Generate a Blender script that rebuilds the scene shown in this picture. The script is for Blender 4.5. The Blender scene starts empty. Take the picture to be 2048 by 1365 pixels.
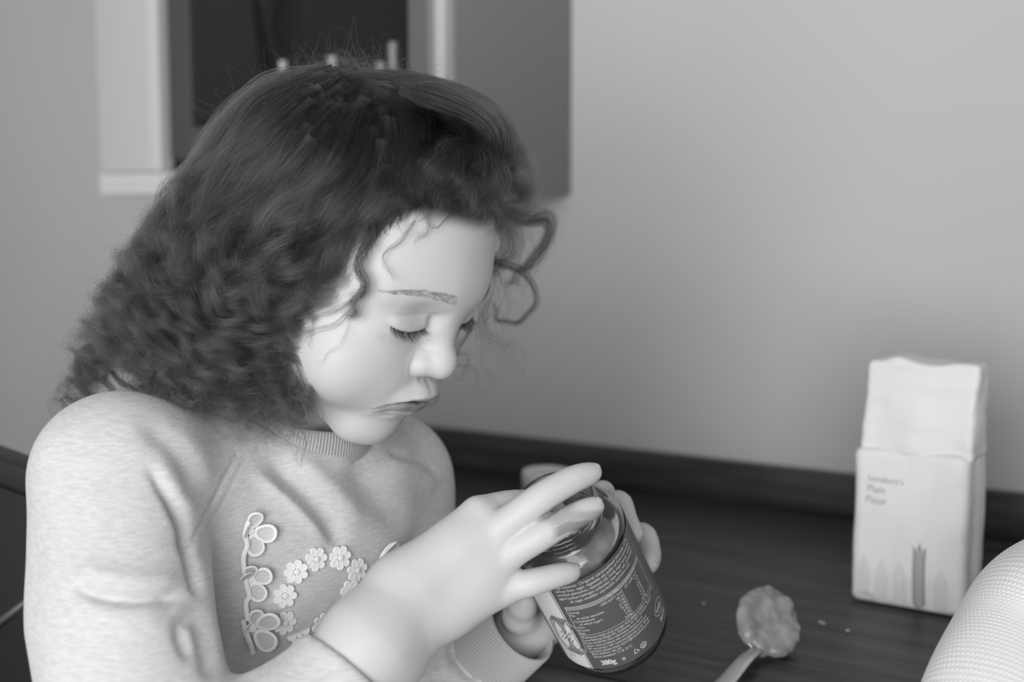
import bpy, bmesh, math, random
import numpy as np
from mathutils import Vector, Matrix
from mathutils.bvhtree import BVHTree

# ------------------------------------------------------------ camera, light, exposure
FPX = 2560.0
PITCH = math.radians(6.0)
CAM = np.array([0.0, 0.0, 1.074])
TOP = 0.75                       # height of the worktop
cp, sp = math.cos(PITCH), math.sin(PITCH)
AX_R = np.array([1.0, 0, 0]); AX_D = np.array([0, cp, -sp]); AX_U = np.array([0, sp, cp])

def P(px, py, d):
    """world point seen at photograph pixel (px, py) at depth d metres"""
    return CAM + AX_R * ((px - 1024) / FPX * d) + AX_D * d + AX_U * ((682.5 - py) / FPX * d)

def camvec(x, d, u):
    return AX_R * x + AX_D * d + AX_U * u

def to_px(V):
    Q = np.atleast_2d(V) - CAM
    d = Q @ AX_D
    return np.c_[1024 + FPX * (Q @ AX_R) / d, 682.5 - FPX * (Q @ AX_U) / d, d]

scene = bpy.context.scene
COL = scene.collection
cam_data = bpy.data.cameras.new('camera')
cam = bpy.data.objects.new('camera', cam_data)
COL.objects.link(cam)
cam.location = CAM
cam.rotation_euler = (math.pi / 2 - PITCH, 0, 0)
cam_data.lens = 45.0
cam_data.sensor_width = 36.0
cam_data.clip_start = 0.02
cam_data.dof.use_dof = True
cam_data.dof.focus_distance = 0.802
cam_data.dof.aperture_fstop = 3.7
scene.camera = cam
world = bpy.data.worlds.new('world')
scene.world = world
world.use_nodes = True
world.node_tree.nodes['Background'].inputs[0].default_value = (1, 1, 1, 1)
world.node_tree.nodes['Background'].inputs[1].default_value = 0.38

def area(name, loc, target, sx, sy, power):
    l = bpy.data.lights.new(name, 'AREA')
    l.shape = 'RECTANGLE'; l.size = sx; l.size_y = sy; l.energy = power
    o = bpy.data.objects.new(name, l); COL.objects.link(o)
    o.location = loc
    o.rotation_euler = (Vector(target) - Vector(loc)).to_track_quat('-Z', 'Y').to_euler()
    return o

area('window_light', (-0.80, -1.85, 1.22), (-0.1, 0.85, 1.02), 2.2, 1.7, 90)
vs = scene.view_settings
vs.view_transform = 'Standard'; vs.look = 'None'; vs.gamma = 1.0; vs.use_curve_mapping = False
vs.exposure = 0.0
scene.cycles.caustics_reflective = False

# ------------------------------------------------------------ object helpers
def link(o, parent=None):
    COL.objects.link(o)
    if parent is not None:
        o.parent = parent
    return o

def tag(o, label=None, cat=None, group=None, kind=None):
    if label: o['label'] = label
    if cat: o['category'] = cat
    if group: o['group'] = group
    if kind: o['kind'] = kind
    return o

def empty(name, loc, label=None, cat=None, group=None):
    o = bpy.data.objects.new(name, None)
    o.empty_display_size = 0.05
    o.location = loc
    link(o)
    bpy.context.view_layer.update()
    return tag(o, label, cat, group)

def mesh_obj(name, V, F, mat, parent=None, smooth=True):
    """one mesh object from world-space vertices; parents keep their place"""
    me = bpy.data.meshes.new(name)
    V = np.asarray(V, dtype=np.float64)
    if isinstance(F, np.ndarray) and F.ndim == 2:
        n, m = F.shape
        me.vertices.add(len(V)); me.vertices.foreach_set('co', V.astype(np.float32).ravel())
        me.loops.add(n * m); me.loops.foreach_set('vertex_index', F.astype(np.int32).ravel())
        me.polygons.add(n)
        me.polygons.foreach_set('loop_start', (np.arange(n) * m).astype(np.int32))
        me.update(calc_edges=True)
    else:
        me.from_pydata([tuple(v) for v in V], [], [tuple(int(i) for i in f) for f in F])
        me.update()
    me.validate()
    if smooth:
        me.polygons.foreach_set('use_smooth', np.ones(len(me.polygons), dtype=bool))
    if mat is not None:
        for m_ in (mat if isinstance(mat, (list, tuple)) else [mat]):
            me.materials.append(m_)
    o = bpy.data.objects.new(name, me)
    link(o, parent)
    if parent is not None:
        o.matrix_parent_inverse = Matrix.Translation(-Vector(world_loc(parent)))
    return o

def world_loc(o):
    return o.location if o.parent is None else (0, 0, 0)

# ------------------------------------------------------------ implicit modelling (numpy)
def smin(a, b, k):
    if k <= 0: return np.minimum(a, b)
    h = np.maximum(k - np.abs(a - b), 0) / k
    return np.minimum(a, b) - h * h * k * 0.25

def smax(a, b, k):
    return -smin(-a, -b, k)

class Prim:
    def __init__(s, f, c, r, k=0.01, op='u'):
        s.f, s.c, s.r, s.k, s.op = f, np.asarray(c, float), r, k, op

def ell(c, r, k=0.01, op='u', R=None):
    c = np.asarray(c, float); r = np.asarray(r, float)
    def f(Q):
        q = Q - c
        if R is not None: q = q @ R
        k0 = np.sqrt(((q / r) ** 2).sum(1)); k1 = np.sqrt(((q / (r * r)) ** 2).sum(1)) + 1e-9
        return k0 * (k0 - 1) / k1
    return Prim(f, c, float(r.max()), k, op)

def cone(a, b, ra, rb, k=0.01, op='u', flat=None):
    """rounded cone; flat=(axis, factor) widens space along an axis (flattened limbs)"""
    a = np.asarray(a, float); b = np.asarray(b, float)
    ab = b - a; L2 = max(float(ab @ ab), 1e-12)
    def f(Q):
        q = Q - a
        t = np.clip(q @ ab / L2, 0, 1)
        v = q - t[:, None] * ab
        if flat is not None:
            ax, fac = flat
            w = v @ ax
            v = v + np.outer(w * (fac - 1), ax)
        return np.sqrt((v * v).sum(1)) - (ra + (rb - ra) * t)
    return Prim(f, (a + b) / 2, float(np.sqrt(L2)) / 2 + max(ra, rb) * (1.0 if flat is None else 1.0 / min(1, flat[1])), k, op)

def chain(pts, rs, k=0.006, op='u', flat=None):
    return [cone(pts[i], pts[i + 1], rs[i], rs[i + 1], k, op, flat) for i in range(len(pts) - 1)]

def ev(prims, Q):
    d = np.full(len(Q), 0.5)
    for p in prims:
        e = p.f(Q)
        if p.op == 'u': d = smin(d, e, p.k)
        elif p.op == 's': d = smax(d, -e, p.k)
        else: d = d - e
    return d

def polygonise(prims, vox, B=20, smooth=2):
    lo = np.min([p.c - p.r for p in prims if p.op == 'u'], 0) - 4 * vox
    hi = np.max([p.c + p.r for p in prims if p.op == 'u'], 0) + 4 * vox
    nb = np.ceil((hi - lo) / (vox * B)).astype(int)
    half = vox * B * math.sqrt(3) / 2
    gi = np.stack(np.meshgrid(*[np.arange(n) for n in nb], indexing='ij'), -1).reshape(-1, 3)
    cen = lo + (gi + 0.5) * vox * B
    act = np.zeros(len(gi), bool)
    near = np.zeros((len(gi), len(prims)), bool)
    for j, p in enumerate(prims):
        near[:, j] = np.linalg.norm(cen - p.c, axis=1) < p.r + half + 3 * p.k + 0.02
    has = near[:, [j for j, p in enumerate(prims) if p.op == 'u']].any(1)
    idx = np.nonzero(has)[0]
    dd = ev(prims, cen[idx])
    idx = idx[np.abs(dd) < half * 1.7 + 0.004]
    N1 = B + 1
    node = np.stack(np.meshgrid(*[np.arange(N1)] * 3, indexing='ij'), -1).reshape(-1, 3)
    S = (nb * B + 4).astype(np.int64)
    keyv = lambda c: (c[:, 0].astype(np.int64) * S[1] + c[:, 1]) * S[2] + c[:, 2]
    VK, VP, FQ = [], [], []
    corners = np.array([[i, j, k] for i in (0, 1) for j in (0, 1) for k in (0, 1)])
    edges = [(a, b) for a in range(8) for b in range(a + 1, 8) if np.abs(corners[a] - corners[b]).sum() == 1]
    for b in idx:
        pr = [prims[j] for j in np.nonzero(near[b])[0]]
        base = gi[b] * B
        X = lo + (base + node) * vox
        D = ev(pr, X).reshape(N1, N1, N1)
        sg = D < 0
        if sg.all() or not sg.any(): continue
        c8 = np.stack([D[i:i + B, j:j + B, k:k + B] for i, j, k in corners], -1)
        s8 = c8 < 0
        mix = s8.any(-1) & ~s8.all(-1)
        ci = np.argwhere(mix); cv = c8[mix]
        acc = np.zeros((len(ci), 3)); cnt = np.zeros(len(ci))
        for a, e in edges:
            va, ve = cv[:, a], cv[:, e]
            m = (va < 0) != (ve < 0)
            t = va[m] / (va[m] - ve[m])
            acc[m] += corners[a] + t[:, None] * (corners[e] - corners[a]); cnt[m] += 1
        VK.append(keyv(ci + base)); VP.append(lo + (ci + base + acc / cnt[:, None]) * vox)
        for ax in range(3):
            sl0 = [slice(0, B)] * 3; sl1 = [slice(0, B)] * 3; sl1[ax] = slice(1, B + 1)
            s0 = sg[tuple(sl0)]; s1 = sg[tuple(sl1)]
            for flip, mm in ((0, s0 & ~s1), (1, ~s0 & s1)):
                e = np.argwhere(mm)
                if not len(e): continue
                e = e + base
                u, v = (ax + 1) % 3, (ax + 2) % 3
                du = np.zeros(3, int); du[u] = 1; dv = np.zeros(3, int); dv[v] = 1
                q = [e - du - dv, e - dv, e, e - du]
                if flip: q = q[::-1]
                FQ.append(np.stack([keyv(c) for c in q], 1))
    VK = np.concatenate(VK); VP = np.concatenate(VP); FQ = np.concatenate(FQ)
    o = np.argsort(VK); VK = VK[o]; VP = VP[o]
    F = np.searchsorted(VK, FQ)
    F = np.clip(F, 0, len(VK) - 1)
    ok = (VK[F] == FQ).all(1)
    F = F[ok]
    for it in range(smooth):
        VP = relax(VP, F, 0.5)
    return VP, F

def relax(V, F, w):
    acc = np.zeros_like(V); cnt = np.zeros(len(V))
    for a, b in ((0, 1), (1, 2), (2, 3), (3, 0)):
        for x, y in ((F[:, a], F[:, b]), (F[:, b], F[:, a])):
            for c in range(3): acc[:, c] += np.bincount(x, V[y, c], len(V))
            cnt += np.bincount(x, minlength=len(V))
    m = cnt > 0
    V = V.copy(); V[m] += w * (acc[m] / cnt[m, None] - V[m])
    return V

def normals(V, F):
    n = np.cross(V[F[:, 2]] - V[F[:, 0]], V[F[:, 3]] - V[F[:, 1]])
    N = np.zeros_like(V)
    for j in range(4):
        for c in range(3): N[:, c] += np.bincount(F[:, j], n[:, c], len(V))
    return N / (np.linalg.norm(N, axis=1, keepdims=True) + 1e-12)

def smoothstep(a, b, x):
    t = np.clip((x - a) / (b - a), 0, 1)
    return t * t * (3 - 2 * t)

def stroke_dist(px, pts):
    """distance in pixels of projected points to a polyline and the parameter along it"""
    pts = np.asarray(pts, float)
    best = np.full(len(px), 1e9); tt = np.zeros(len(px)); side = np.zeros(len(px))
    n = len(pts) - 1
    for i in range(n):
        a, b = pts[i], pts[i + 1]; ab = b - a
        q = px[:, :2] - a
        t = np.clip(q @ ab / (ab @ ab), 0, 1)
        r = q - t[:, None] * ab
        d = np.hypot(r[:, 0], r[:, 1])
        m = d < best
        best[m] = d[m]; tt[m] = (i + t[m]) / n
        side[m] = np.sign(ab[0] * q[m, 1] - ab[1] * q[m, 0])
    return best, tt, side

def spline(pts, n):
    """Catmull-Rom through points, n samples"""
    p = np.asarray(pts, float)
    p = np.vstack([2 * p[0] - p[1], p, 2 * p[-1] - p[-2]])
    m = len(p) - 3
    t = np.linspace(0, m - 1e-9, n); i = t.astype(int); f = (t - i)[:, None]
    a, b, c, d = p[i], p[i + 1], p[i + 2], p[i + 3]
    return 0.5 * ((2 * b) + (c - a) * f + (2 * a - 5 * b + 4 * c - d) * f ** 2 + (3 * b - a - 3 * c + d) * f ** 3)

# ------------------------------------------------------------ materials
def new_mat(name):
    m = bpy.data.materials.new(name); m.use_nodes = True
    nt = m.node_tree; return m, nt, nt.nodes['Principled BSDF']

def grey(v): return (v, v, v, 1)

def mat_plain(name, v, rough=0.5, metal=0.0, **kw):
    m, nt, b = new_mat(name)
    b.inputs['Base Color'].default_value = grey(v)
    b.inputs['Roughness'].default_value = rough
    b.inputs['Metallic'].default_value = metal
    for k, x in kw.items(): b.inputs[k].default_value = x
    return m

def node(nt, kind, **kw):
    n = nt.nodes.new(kind)
    for k, v in kw.items():
        if k in n.inputs.keys(): n.inputs[k].default_value = v
        else: setattr(n, k, v)
    return n

def noise_mix(nt, b, c1, c2, scale, stretch=(1, 1, 1), detail=4, lo=.35, hi=.65, coord='Object'):
    tc = node(nt, 'ShaderNodeTexCoord'); mp = node(nt, 'ShaderNodeMapping')
    mp.inputs['Scale'].default_value = stretch
    nz = node(nt, 'ShaderNodeTexNoise'); nz.inputs['Scale'].default_value = scale; nz.inputs['Detail'].default_value = detail
    cr = node(nt, 'ShaderNodeValToRGB')
    cr.color_ramp.elements[0].position = lo; cr.color_ramp.elements[0].color = grey(c1)
    cr.color_ramp.elements[1].position = hi; cr.color_ramp.elements[1].color = grey(c2)
    nt.links.new(tc.outputs[coord], mp.inputs[0]); nt.links.new(mp.outputs[0], nz.inputs['Vector'])
    nt.links.new(nz.outputs[0], cr.inputs[0]); nt.links.new(cr.outputs[0], b.inputs['Base Color'])
    return nz, cr, mp

def bump(nt, b, src, strength, dist):
    bp = node(nt, 'ShaderNodeBump'); bp.inputs['Strength'].default_value = strength; bp.inputs['Distance'].default_value = dist
    nt.links.new(src, bp.inputs['Height']); nt.links.new(bp.outputs[0], b.inputs['Normal'])
    return bp

# skin: base colour from the attribute 'tone' (lips, freckles are the skin's own colour)
M_SKIN, nt, b = new_mat('skin')
at = node(nt, 'ShaderNodeAttribute', attribute_name='tone')
nt.links.new(at.outputs['Color'], b.inputs['Base Color'])
b.inputs['Roughness'].default_value = 0.52
b.inputs['Subsurface Weight'].default_value = 0.25
b.inputs['Subsurface Radius'].default_value = (1, 1, 1)
b.inputs['Subsurface Scale'].default_value = 0.005
b.inputs['Specular IOR Level'].default_value = 0.35
tc = node(nt, 'ShaderNodeTexCoord'); nz = node(nt, 'ShaderNodeTexNoise')
nz.inputs['Scale'].default_value = 900; nt.links.new(tc.outputs['Object'], nz.inputs['Vector'])
bump(nt, b, nz.outputs[0], 0.08, 0.0004)

# ------------------------------------------------------------ the child: head frame
HR = np.array([[-0.49315, 0.78097, 0.38326], [-0.86484, -0.39248, -0.31305], [-0.09406, -0.48584, 0.86897]])
HR = np.stack([camvec(*HR[:, j]) for j in range(3)], 1)      # columns: head right, forward, up in the world
HS = 1.06e-3                                                  # head millimetres to metres
HC = CAM + camvec(-0.10632 * 1.06, 0.79053 * 1.06, 0.04338 * 1.06)
def H(x, y, z): return HC + HR @ (np.array([x, y, z]) * HS)
def toH(W): return (W - HC) @ HR / HS

def hell(c, r, k, op='u', rx=0):
    """ellipsoid given in head millimetres; rx tips it about the ear axis"""
    R = HR
    if rx:
        a = math.radians(rx)
        R = HR @ np.array([[1, 0, 0], [0, math.cos(a), -math.sin(a)], [0, math.sin(a), math.cos(a)]])
    return ell(H(*c), np.array(r) * HS, k * HS, op, R)
def hcone(a, b, ra, rb, k, op='u'):
    return cone(H(*a), H(*b), ra * HS, rb * HS, k * HS, op)

def sculpt(c, r, fn):
    """local displacement (mm, outward) given as a function of head coordinates"""
    return Prim(lambda Q: fn(toH(Q)) * HS, H(*c), r * HS, 0.0, 'd')

LASH = np.array([(13, 5.6), (16, 4.9), (22, 3.7), (29, 3.0), (36, 3.4), (41, 4.6), (44, 5.6), (48, 7.5)])
def lash_z(ax): return np.interp(ax, LASH[:, 0], LASH[:, 1])

def eye_fn(q):
    ax = np.abs(q[:, 0]); u = q[:, 2] - lash_z(ax)
    side = smoothstep(13.5, 19, ax) * (1 - smoothstep(41, 47, ax)) * smoothstep(48, 58, q[:, 1])
    lid = smoothstep(-0.7, 0.5, u) * (1 - smoothstep(3, 10, u)) * 1.3
    groove = -0.8 * np.exp(-((u + 0.9) / 0.8) ** 2)
    fold = -0.75 * np.exp(-((u - 10.5 + 0.10 * (ax - 30) + 0.012 * (ax - 30) ** 2) / 1.1) ** 2) * smoothstep(13, 17, ax)
    bag = -0.5 * np.exp(-((u + 8.5) / 2.6) ** 2)
    inner = -2.2 * np.exp(-((ax - 14.5) / 3.6) ** 2 - ((q[:, 2] - 11.5) / 5.5) ** 2) * smoothstep(55, 65, q[:, 1])
    return side * (lid + groove + fold + bag) + inner

def mouth_line(ax): return np.interp(ax, [0, 5, 12, 18, 23, 31], [-43.0, -42.4, -42.6, -44.5, -49.0, -57])
def mouth_fn(q):
    ax = np.abs(q[:, 0]); f = smoothstep(50, 60, q[:, 1])
    u = q[:, 2] - mouth_line(ax)
    open_ = -(3.4 + 2.0 * np.exp(-(ax / 9) ** 2)) * np.exp(-(u / (1.4 + .5 * np.exp(-(ax / 9) ** 2))) ** 2) * (1 - smoothstep(15, 25, ax))
    corner = -1.4 * np.exp(-(u / 1.6) ** 2) * smoothstep(12, 22, ax) * (1 - smoothstep(23, 28, ax))
    low = -1.2 * np.exp(-((u + 12.5 - .004 * ax * ax) / 2.6) ** 2) * (1 - smoothstep(12, 24, ax))
    ridge = 0.7 * np.exp(-((u - 7.0 + 0.24 * ax + .9 * np.exp(-(ax / 2.5) ** 2)) / 1.1) ** 2) * (1 - smoothstep(16, 24, ax))
    phil = -0.6 * np.exp(-(ax / 2.3) ** 2) * smoothstep(-38, -34, q[:, 2]) * (1 - smoothstep(-30, -26, q[:, 2]))
    return f * (open_ + corner + low + ridge + phil)

def ala_fn(q):
    ax = np.abs(q[:, 0])
    r = np.hypot((ax - 10.5) / 1.0, (q[:, 2] + 19) / 1.0)
    back = smoothstep(-0.2, 0.7, ((ax - 10.5) - 0.25 * (q[:, 2] + 19)) / (r + 1e-3))
    g = -0.9 * np.exp(-((r - 8.2) / 1.3) ** 2) * back * smoothstep(68, 74, q[:, 1])
    return g

def head_prims():
    p = []
    p += [hell((0, -14, 43), (70, 85, 70), 10), hell((0, 28, 42), (57, 58.5, 50), 24)]
    p += [hell((0, 20, -10), (57, 54, 62), 26)]
    for s in (1, -1):
        p += [hcone((s * 47, -4, -38), (s * 14, 53, -72), 14, 12, 18)]
        p += [hell((s * 36, 49, -28), (26, 24, 28), 20)]
        p += [hell((s * 21, 58, -26), (17, 17, 22), 20)]
        p += [hcone((s * 12, 76, 27), (s * 42, 60, 24), 8.5, 8, 26)]       # brow
    p += [hell((0, 61, -72), (16, 14, 13), 18)]
    p += [hell((0, 66, -40), (24, 16, 20), 20)]
    p += [hcone((0, 78, 24), (0, 77, 8), 7, 7, 12)]
    for s in (1, -1):
        p += [hell((s * 30, 90, 13), (13, 11, 8), 12, 's')]
        p += [hell((s * 29, 61, 4), (18.0, 15.0, 14), 9)]
    p += [hcone((0, 78, 10), (0, 86, -10), 6.8, 8.6, 10), hell((0, 90, -15.5), (9.8, 9, 9.2), 6)]
    for s in (1, -1):
        p += [hell((s * 10.2, 80.5, -18.5), (7.6, 9, 7.2), 6)]
        p += [hell((s * 5.8, 87, -28.5), (2.6, 4.0, 2.6), 3.0, 's')]
    for s in (1, -1):
        p += chain([H(0, 85.7, -38.5), H(s * 6, 84.2, -38.5), H(s * 13, 79.5, -41), H(s * 21, 71.5, -47)], [x * HS for x in (4, 4, 3.5, 2.0)], 9 * HS)
        p += chain([H(0, 79.5, -49.5), H(s * 9, 77, -49.8), H(s * 20, 68.5, -53)], [x * HS for x in (5.0, 4.8, 2.6)], 7 * HS)
    p += [sculpt((29, 70, 5), 30, eye_fn), sculpt((-29, 70, 5), 30, lambda q: eye_fn(q) * (q[:, 0] < 0))]
    p[-2].f = lambda Q: eye_fn(toH(Q)) * (toH(Q)[:, 0] >= 0) * HS
    p += [sculpt((0, 75, -45), 42, mouth_fn), sculpt((0, 80, -18), 26, ala_fn)]
    for s in (1, -1):
        p += [hell((s * 68, -6, 2), (5, 15, 26), 5), hell((s * 74, -2, 4), (3.5, 8, 16), 3, 's')]
    return p
# ------------------------------------------------------------ the child: body frame
FW = np.array([.805, -.593, 0.0]); LF = np.array([.593, .805, 0.0]); ZZ = np.array([0, 0, 1.0])
UP = math.cos(math.radians(14)) * ZZ + math.sin(math.radians(14)) * FW
FD = np.cross(UP, LF); FD = FD if FD @ FW > 0 else -FD          # chest forward, leaning
BR = np.stack([LF, FD, UP], 1)
NB = P(600, 860, .88)

def V2(spec): return [P(*s[:3]) for s in spec], [s[3] for s in spec]

VIEW = AX_D
ELB_R = P(470, 1590, .70)
FORE_R = [(470, 1590, .703, .028), (640, 1400, .722, .0262), (740, 1290, .735, .0268), (818, 1207, .752, .0222)]
HAND_R = {
    'index': [(958, 1032, .768, .0112), (1030, 1010, .785, .0086), (1085, 1012, .806, .0076), (1112, 1020, .812, .0060)],
    'middle': [(985, 1070, .760, .0104), (1030, 1036, .757, .0090), (1085, 995, .757, .0086), (1143, 961, .764, .0076), (1184, 946, .772, .0061)],
    'ring': [(1000, 1120, .760, .0098), (1040, 1096, .756, .0084), (1085, 1070, .754, .0081), (1148, 1034, .758, .0072), (1189, 1014, .764, .0060)],
    'little': [(1000, 1182, .764, .0094), (1035, 1172, .761, .0076), (1070, 1164, .760, .0073), (1112, 1152, .764, .0064), (1144, 1145, .770, .0054)],
}
FORE_L = [(835, 1470, .868, .027), (955, 1335, .882, .0245), (1045, 1262, .884, .0185), (1075, 1235, .888, .019)]
HAND_L = {
    'index': [(1130, 1110, .915, .011), (1180, 1035, .912, .0088), (1205, 990, .892, .0082), (1200, 984, .862, .0066)],
    'middle': [(1150, 1130, .922, .011), (1205, 1050, .920, .0088), (1236, 1006, .900, .0082), (1252, 1042, .878, .0076), (1267, 1070, .860, .0064)],
    'ring': [(1160, 1165, .925, .011), (1235, 1105, .925, .0086), (1284, 1070, .915, .008), (1300, 1108, .890, .0072), (1297, 1132, .868, .0062)],
    'little': [(1165, 1205, .925, .010), (1235, 1170, .93, .0078), (1280, 1150, .92, .007), (1290, 1180, .90, .0062)],
}

def tube(pts, rr):
    """finger: one smooth tapering curve through the joints"""
    n = 4 * (len(pts) - 1) + 1
    C = spline(pts, n); R = np.interp(np.linspace(0, 1, n), np.linspace(0, 1, len(rr)), rr)
    return chain(C, R, .0024)

def body_prims():
    p = head_prims()
    p += [cone(H(0, -26, -22), NB - UP * .01 - FD * .006, .044, .043, .009)]
    p += [ell(NB - UP * .13, (.085, .052, .13), .03, 'u', BR), ell(NB - UP * .28 - LF * .03, (.075, .050, .11), .03, 'u', BR)]
    rs, ls = P(232, 950, .77), P(768, 965, .975)
    p += [cone(NB - UP * .045, rs, .035, .034, .03), cone(NB - UP * .045, ls, .035, .034, .03)]
    pts, rr = V2([(232, 950, .775, .030), (228, 1110, .755, .029), (245, 1380, .727, .029), (330, 1520, .708, .029), (470, 1590, .703, .028)])
    p += chain(pts, rr, .02)
    p += [cone(ls, P(835, 1470, .868), .030, .027, .02)]
    pts, rs_ = V2(FORE_R)
    p += chain(pts, rs_, .012)
    W1, W2 = P(803, 1174, .752), P(838, 1238, .754)
    p += [cone(P(740, 1262, .740), W1, .019, .0172, .014), cone(P(790, 1322, .744), W2, .017, .0162, .014)]
    w = {'index': (W1, .015), 'middle': (W1, .015), 'ring': (W2, .015), 'little': (W2, .015)}
    p += [cone(P(815, 1205, .753), P(915, 1115, .762), .018, .017, .012)]
    for n, spec in HAND_R.items():
        pts, rr = V2(spec)
        p += [cone(w[n][0], pts[0], w[n][1], rr[0] + .0008, .012)]
        p += tube(pts, rr)
    p += [cone(P(960, 1150, .766), P(900, 1213, .762), .014, .015, .014)]
    pts, rr = V2([(812, 1180, .765, .015), (870, 1140, .790, .0145), (950, 1118, .815, .0115), (1010, 1125, .822, .0092), (1040, 1140, .824, .0075)])
    p += chain(pts, rr, .006)
    # far hand
    pts, rr = V2(FORE_L); p += chain(pts, rr, .01)
    WL = P(1075, 1235, .888)
    for n, spec in HAND_L.items():
        pts, rr = V2(spec)
        p += [cone(WL, pts[0], .0155, rr[0], .010)]
        p += tube(pts, rr)
    pts, rr = V2([(1062, 1248, .878, .0145), (1040, 1232, .862, .0112), (1046, 1210, .848, .0086), (1052, 1200, .842, .0072)])
    p += chain(pts, rr, .006)
    return p

def shirt_prims():
    p = []
    p += [ell(NB - UP * .135, (.128, .088, .165), .03, 'u', BR), ell(NB - UP * .29 - LF * .040, (.102, .086, .15), .04, 'u', BR)]
    rs, ls = P(235, 955, .77), P(768, 965, .975)
    p += [cone(NB - UP * .052, rs, .046, .049, .04), cone(NB - UP * .052, ls, .046, .047, .04)]
    pts, rr = V2([(243, 960, .768, .046), (238, 1110, .750, .046), (243, 1240, .735, .0475), (268, 1380, .722, .046), (330, 1520, .705, .046), (450, 1600, .70, .043)])
    p += chain(pts, rr, .02)
    pts, rr = V2([(450, 1600, .70, .043), (560, 1490, .71, .038), (715, 1322, .732, .0318)])
    p += chain(pts, rr, .016)
    pts, rr = V2([(768, 965, .975, .048), (795, 1150, .945, .045), (790, 1330, .898, .041), (835, 1462, .868, .040), (922, 1372, .882, .033)])
    p += chain(pts, rr, .02)
    # cut the pushed-up sleeve square across the forearm
    c = P(664, 1316, .728); ax = P(740, 1240, .74) - P(600, 1400, .715); ax[2] += 0; ax /= np.linalg.norm(ax)
    p += [Prim(lambda Q: np.maximum(-((Q - c) @ ax), np.linalg.norm(Q - c, axis=1) - .065), c + ax * .02, .07, .003, 's')]
    # neck opening
    p += [ell(NB + UP * .030, (.059, .057, .044), .008, 's', BR)]
    return p

# cloth: soft folds pushed into the surface along strokes
FOLDS = [  # points, width px, depth mm (negative = valley)
    ([(290, 918), (315, 962), (345, 1012), (368, 1057), (377, 1102), (396, 1170), (404, 1195)], 10, -6.5),
    ([(305, 900), (340, 955), (368, 1005), (388, 1055)], 19, 2.2),
    ([(262, 842), (310, 862), (352, 898), (385, 950), (402, 1012)], 24, -3.4),
    ([(345, 985), (372, 1060), (368, 1112)], 16, -3),
    ([(118, 1148), (175, 1185), (250, 1199), (330, 1195), (392, 1183)], 12, -5.5),
    ([(120, 1120), (200, 1150), (300, 1165), (385, 1155)], 24, 3.0),
    ([(150, 1230), (250, 1240), (350, 1225)], 26, 2.0),
    ([(402, 1205), (385, 1235), (368, 1252), (376, 1290), (392, 1325)], 16, -4),
    ([(345, 850), (395, 915), (420, 985)], 22, 2.0),
    ([(515, 905), (562, 935), (600, 970), (640, 1015), (672, 1070), (690, 1100)], 21, -6.5),
    ([(498, 925), (545, 975), (585, 1010), (630, 1055), (680, 1100)], 13, 3.6),
    ([(560, 905), (630, 945), (690, 1000), (740, 1060)], 22, 3.2),
    ([(690, 912), (735, 960), (775, 1012), (812, 1070)], 30, -5.0),
    ([(760, 930), (830, 945), (880, 985)], 22, 3),
    ([(753, 884), (740, 902), (714, 916)], 8, -2.2),
    ([(771, 895), (802, 914), (846, 928), (880, 965)], 9, -2.6),
    ([(400, 1060), (425, 1170), (440, 1290), (440, 1365)], 22, 3),
    ([(400, 1200), (420, 1290), (430, 1365)], 18, -5),
    ([(560, 1250), (500, 1310), (450, 1365)], 22, -3),
    ([(895, 1290), (925, 1330), (960, 1365)], 14, -4),
    ([(880, 1270), (890, 1365)], 14, 3),
]
SEAMS = [([(478, 905), (455, 950), (430, 1005), (405, 1050), (385, 1092), (378, 1105)], 3.0, -1.7),
         ([(494, 915), (472, 960), (447, 1015), (424, 1060)], 2.2, -1.0)]

def fold_shirt(V, F):
    N = normals(V, F)
    px = to_px(V)
    face = np.clip(-((V - CAM) / np.linalg.norm(V - CAM, axis=1, keepdims=True) * N).sum(1) * 3, 0, 1)
    D = np.zeros(len(V))
    for pts, w, a in FOLDS + SEAMS:
        d, t, s = stroke_dist(px, spline(pts, 24))
        fade = smoothstep(0, .32, t) * (1 - smoothstep(.74, 1, t)) if w > 8.5 else (smoothstep(0, .12, t) if w > 5 else 1.0)
        D += a * 1e-3 * np.exp(-(d / w) ** 2) * fade
    rng = np.random.RandomState(3)
    for i in range(26):                                   # faint crumple
        k = rng.normal(size=3) * rng.uniform(14, 45); ph = rng.uniform(0, 6.3)
        D += 0.00038 * np.sin(V @ k + ph)
    V = V + N * (D * (0.15 + 0.85 * face))[:, None]
    return V

def lathe(profile, n, origin, axis, xdir, close=False, rfun=None):
    """profile [(r, z)] turned about axis; returns verts, quads"""
    ax = axis / np.linalg.norm(axis); xd = xdir - ax * (xdir @ ax); xd /= np.linalg.norm(xd); yd = np.cross(ax, xd)
    pr = np.asarray(profile, float); m = len(pr)
    a = np.linspace(0, 2 * math.pi, n, endpoint=False)
    R = pr[:, 0][:, None] * np.ones(n)[None]
    if rfun is not None: R = rfun(R, pr[:, 1][:, None], a[None])
    Vv = origin + ax * pr[:, 1][:, None, None] + R[..., None] * (np.cos(a)[None, :, None] * xd + np.sin(a)[None, :, None] * yd)
    V = Vv.reshape(-1, 3)
    i = np.arange(m - 1)[:, None]; j = np.arange(n)[None]
    q = np.stack([i * n + j, i * n + (j + 1) % n, (i + 1) * n + (j + 1) % n, (i + 1) * n + j], -1).reshape(-1, 4)
    return V, q

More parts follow.
